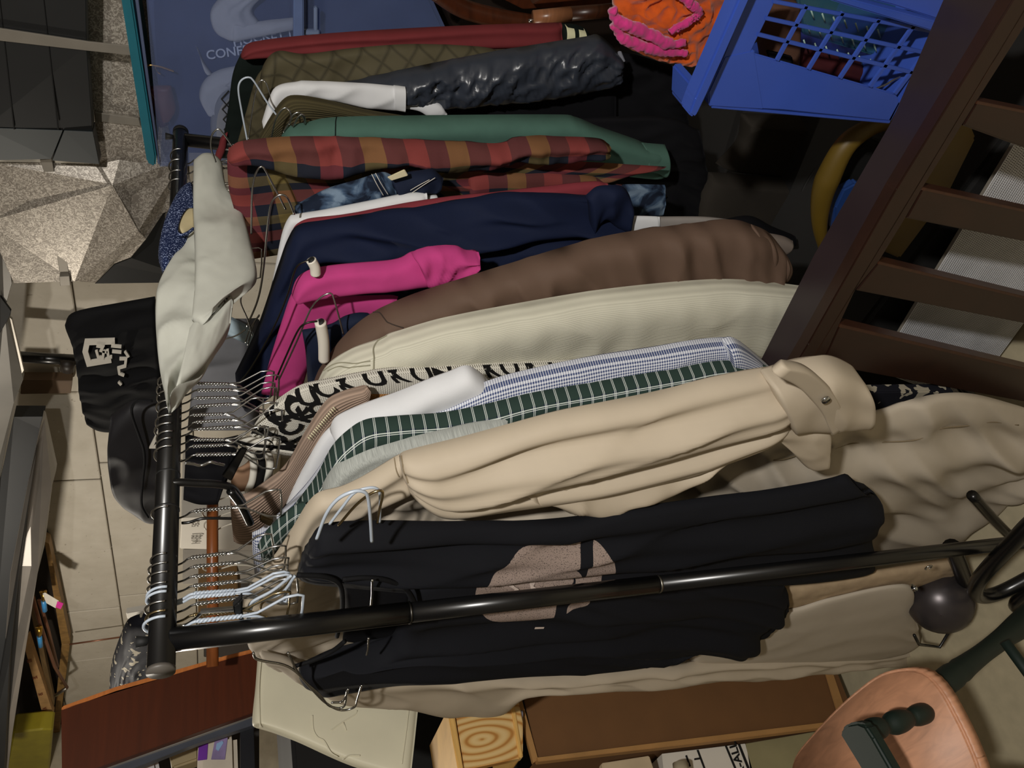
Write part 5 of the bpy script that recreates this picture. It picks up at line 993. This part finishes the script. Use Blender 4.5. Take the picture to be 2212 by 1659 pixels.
# spindle rises from the seat to the arm
best = min((np.linalg.norm((lambda z: np.array([un(1845,1590,2,z)[0]-sp0[0], un(1845,1590,2,z)[1]-sp0[1]]))(z)), z) for z in np.linspace(ZS+.02, ZS+.3, 60))
ZAr = best[1]; sp1 = un(1850, 1588, 2, ZAr)
obj('arm_spindle', turned(sp0, sp1, [(0,.009),(.06,.014),(.16,.015),(.24,.013),(.28,.010),(.32,.013),(.42,.016),(.52,.016),(.6,.011),(.63,.010),(.68,.014),(.78,.016),(.86,.014),(.92,.012),(1,.012)]), m_dkg, ch)
ar = [(1812,1588),(1814,1575),(1828,1563),(1850,1559),(1868,1566),(1885,1592),(1930,1670),(1945,1710),(1885,1710),(1850,1650)]
obj('arm_rest', prism([un(x, y, 2, ZAr+.012) for x, y in ar], (0, 0, -.020), .006, 3), m_dkg, ch)
# big kraft box
m_kraft = plain('kraft_cardboard', '6d4a28', .8, 0, .08); m_kin = plain('kraft_edge', 'a77c48', .8)
bx = thing('cardboard_box', 'tall open brown cardboard box standing behind the trench coat', 'box', tuple(un(1500, 1550, 1, 0.8)))
YB = .80
obj('front_panel', slab([(1115,1440),(1163,1640),(1500,1598),(1850,1556),(1800,1430),(1780,1380),(1115,1380)], 1, YB, .004, .001), m_kraft, bx)
obj('panel_edge', slab([(1160,1636),(1163,1645),(1500,1606),(1852,1562),(1848,1552),(1500,1594)], 1, YB-.012, .02, .001), m_kin, bx)
obj('end_flap', slab([(1110,1490),(1122,1490),(1163,1640),(1152,1648)], 1, YB-.006, .012, .001), m_kin, bx)
a = un(1850, 1556, 1, YB); obj('bottom_flap', slab([(1780,1440),(1792,1430),(1826,1530),(1814,1552)], 1, YB-.008, .006, .001), m_kin, bx)
obj('side_panel', prism([un(1163,1640,1,YB), un(1850,1556,1,YB), un(1850,1556,1,YB)+np.array([0,.3,0]), un(1163,1640,1,YB)+np.array([0,.3,0])], (.004,0,0), 0), m_kraft, bx)
# white moving box with printed text
wb = thing('banker_box', 'white box with black printed lines reading R-ALL, at the lower edge', 'box', tuple(un(1520, 1640, 1, 0.88)))
YW = .84
obj('side', slab([(1430,1628),(1610,1606),(1625,1659),(1640,1720),(1440,1720)], 1, YW, .25, .001), MT['paper'], wb)
for p in ([(1505,1620),(1509,1619),(1524,1659),(1520,1660)], [(1566,1611),(1570,1610),(1592,1662),(1588,1664)], [(1594,1608),(1599,1607),(1620,1660),(1615,1662)], [(1500,1638),(1512,1636),(1513,1640),(1500,1642)]):
    obj('printed_line', slab(p, 1, YW-.001, .001, 0), MT['black'], wb)
def ytext(s, x, y, size, ang, Y, par, mat, bold=.02):
    c = un(x, y, 1, Y); r = un(x + 10*math.cos(ang), y + 10*math.sin(ang), 1, Y) - c; u = un(x + 10*math.sin(ang), y - 10*math.cos(ang), 1, Y) - c
    obj('lettering', text_plane(s, c, r, u, size, bold), mat, par, 'black printed letters')
ytext('R-ALL', 1593, 1638, .030, math.radians(-108), YW-.0015, wb, MT['black'], .03)
ytext('I', 1487, 1645, .034, math.radians(-20), YW-.0015, wb, MT['black'], .03)
tag(obj('round_tin', tube([un(1470,1650,1,0.78), un(1476,1700,1,0.78)], .018, 20, False), plain('cream_tin', 'b7ab90', .4)), 'cream round tin end beside the R-ALL box', 'tin')
tag(obj('cream_folder', slab([(1300,1648),(1403,1632),(1412,1659),(1420,1700),(1310,1700)], 1, 0.78, .02), plain('cream_card', 'bda98a', .7)), 'cream card corner at the lower edge below the kraft box', 'card')
tag(obj('olive_panel', slab([(1610,1606),(1790,1575),(1700,1700),(1625,1700)], 1, 0.84, .02), plain('olive_beige_panel', '8f8764', .6)), 'olive beige panel leaning between the R-ALL box and chair seat', 'board')
# pine box
pb = thing('pine_box', 'knotty light pine box with oval grain, right of the cream panel', 'box', tuple(un(1050, 1600, 1, 0.76)))
M_, n_, l_, b2_ = nt('knotty_pine'); g2 = geo(n_)
kc = un(1042, 1597, 1, 0.76)
mp = n_.new('ShaderNodeMapping'); mp.inputs['Location'].default_value = (-kc[0]*2.6, 0, -kc[2]); mp.inputs['Scale'].default_value = (2.6, 0, 1.0); l_.new(g2, mp.inputs[0])
wv = n_.new('ShaderNodeTexWave'); wv.wave_type = 'RINGS'; wv.rings_direction = 'SPHERICAL'; wv.inputs['Scale'].default_value = 9; wv.inputs['Distortion'].default_value = 2.2; wv.inputs['Detail'].default_value = 1; wv.inputs['Detail Scale'].default_value = 1.; l_.new(mp.outputs[0], wv.inputs[0])
l_.new(ramp(n_, l_, wv.outputs[0], [(0, 'b57d3c'), (.25, 'd2a765'), (.6, 'dab679'), (1, 'dfbf85')], False), b2_.inputs['Base Color']); b2_.inputs['Roughness'].default_value = .5
m_pine = wood('pine_edge', 'd2a45e', .5, .85)
obj('front_panel', slab([(982,1526),(1120,1510),(1130,1560),(1130,1636),(1008,1662),(1004,1690),(1000,1640)], 1, 0.76, .02, .002), M_, pb)
obj('edge_board', slab([(966,1532),(980,1529),(1006,1690),(994,1690)], 1, 0.75, .2, .002), m_pine, pb)
obj('end_board', slab([(1104,1525),(1112,1524),(1130,1632),(1122,1638)], 1, 0.755, .2, .002), m_pine, pb)
for k in range(4): tag(obj('bottle_cap', tube([un(1119, 1545+k*22, 1, 0.78), un(1127, 1546+k*22, 1, 0.78)], .011, 12, False), plain('pale_lilac', '9a98a8', .5) if k == 0 else bpy.data.materials['pale_lilac']), 'pale lilac cap in a row beside the pine box', 'cap', 'pale caps beside the pine box')
# cream panel
cp = thing('cream_cushion', 'cream vinyl padded square panel with embossed lines', 'cushion', tuple(un(700, 1550, 1, 0.68)))
Lf = loft([[(558,1395),(700,1385),(905,1385)],[(552,1480),(700,1460),(904,1500)],[(545,1560),(700,1560),(897,1580)],[(556,1569),(640,1602),(760,1655),(885,1690)]], .68, thick=.020, ax=1, pr=9, ends=.06, N=60, M=50); obj('panel', Lf.me, MT['cream'], cp); cL = Lf
for pts in ([(567,1400),(560,1480),(562,1572)], [(886,1500),(880,1560),(868,1650)], [(675,1545),(677,1575),(686,1592),(700,1600),(715,1625),(730,1635)], [(715,1578),(740,1560),(765,1545),(772,1535)], [(742,1560),(748,1578)], [(740,1640),(755,1632),(778,1632)]):
    obj('seam', tube([un(x, y, 1, 0.6595) for x, y in pts], .0012, 6), MT['cream'], cp)
# leaning red brown board
rb = thing('leaning_board', 'wide red brown varnished board leaning behind the rail end', 'board', tuple(un(350, 1550, 1, 0.93)))
obj('face', slab([(132,1534),(250,1492),(490,1424),(600,1396),(600,1524),(545,1540),(205,1660),(180,1690),(134,1690)], 1, 0.98, .018, .001), wood('red_brown_veneer', '4a200b', .4, .85, 3), rb)
obj('edge', prism([un(132,1534,1,0.98), un(490,1424,1,0.98), un(600,1396,1,0.98), un(600,1388,1,0.98), un(490,1415,1,0.98), un(250,1483,1,0.98), un(134,1525,1,0.98)], (0, .02, 0), .002), wood('orange_edge', 'b8703c', .25, .9, 4), rb)
shf = thing('metal_shelf', 'dark grey metal shelf frame below the red brown board', 'shelf', tuple(un(400, 1600, 1, 1.03)))
m_sf = plain('shelf_grey', '4a4e58', .4, .2); 
obj('shelf_edge', slab([(200,1668),(430,1588),(560,1540),(560,1562),(430,1604),(210,1690),(180,1690)], 1, 1.02, .02, .001), m_sf, shf)
obj('shelf_lip', slab([(200,1664),(430,1584),(560,1536),(560,1541),(430,1589),(200,1669)], 1, 1.01, .02, .001), plain('shelf_lip', '9a958f', .4), shf)
obj('upright', slab([(519,1580),(548,1570),(552,1700),(519,1700)], 1, 1.04, .03, .001), plain('upright_black', '15171d', .4), shf)
obj('back', slab([(180,1570),(560,1500),(560,1700),(180,1700)], 1, 1.33, .02, 0), plain('shelf_back', '2a2622', .8), shf)
wp = thing('wipes_pack', 'white plastic pack with purple label on the grey shelf', 'packet', tuple(un(470, 1630, 1, 1.13)))
obj('pack', slab([(428,1598),(512,1582),(516,1700),(424,1700)], 1, 1.1, .08, .012), plain('pack_white', 'c9bfae', .45), wp)
obj('purple_band', slab([(430,1600),(450,1596),(447,1640),(427,1642)], 1, 1.097, .004, .0005), plain('purple_print', '6b2a9a', .5), wp, 'purple band')
obj('picture_label', slab([(465,1594),(492,1592),(486,1640),(456,1640)], 1, 1.097, .004, .0005), plain('lilac_print', '8a7aa4', .5, var=.4), wp, 'lilac picture label')
obj('picture_mark', slab([(468,1606),(480,1600),(483,1604),(472,1622),(466,1618)], 1, 1.095, .003, .0002), plain('paleblue_print', '8fb0d8', .5), wp)
tag(obj('white_packet', slab([(243,1650),(338,1622),(352,1700),(240,1700)], 1, 1.1, .05, .01), plain('white_pack', 'b9b7b8', .4)), 'plain white plastic packet lower left on the shelf', 'packet')
tag(obj('beige_bin', slab([(362,1610),(428,1592),(430,1640),(372,1660)], 1, 1.18, .05, .005), plain('beige_bin', '9a8a68', .6)), 'beige container between the two white packs', 'box')
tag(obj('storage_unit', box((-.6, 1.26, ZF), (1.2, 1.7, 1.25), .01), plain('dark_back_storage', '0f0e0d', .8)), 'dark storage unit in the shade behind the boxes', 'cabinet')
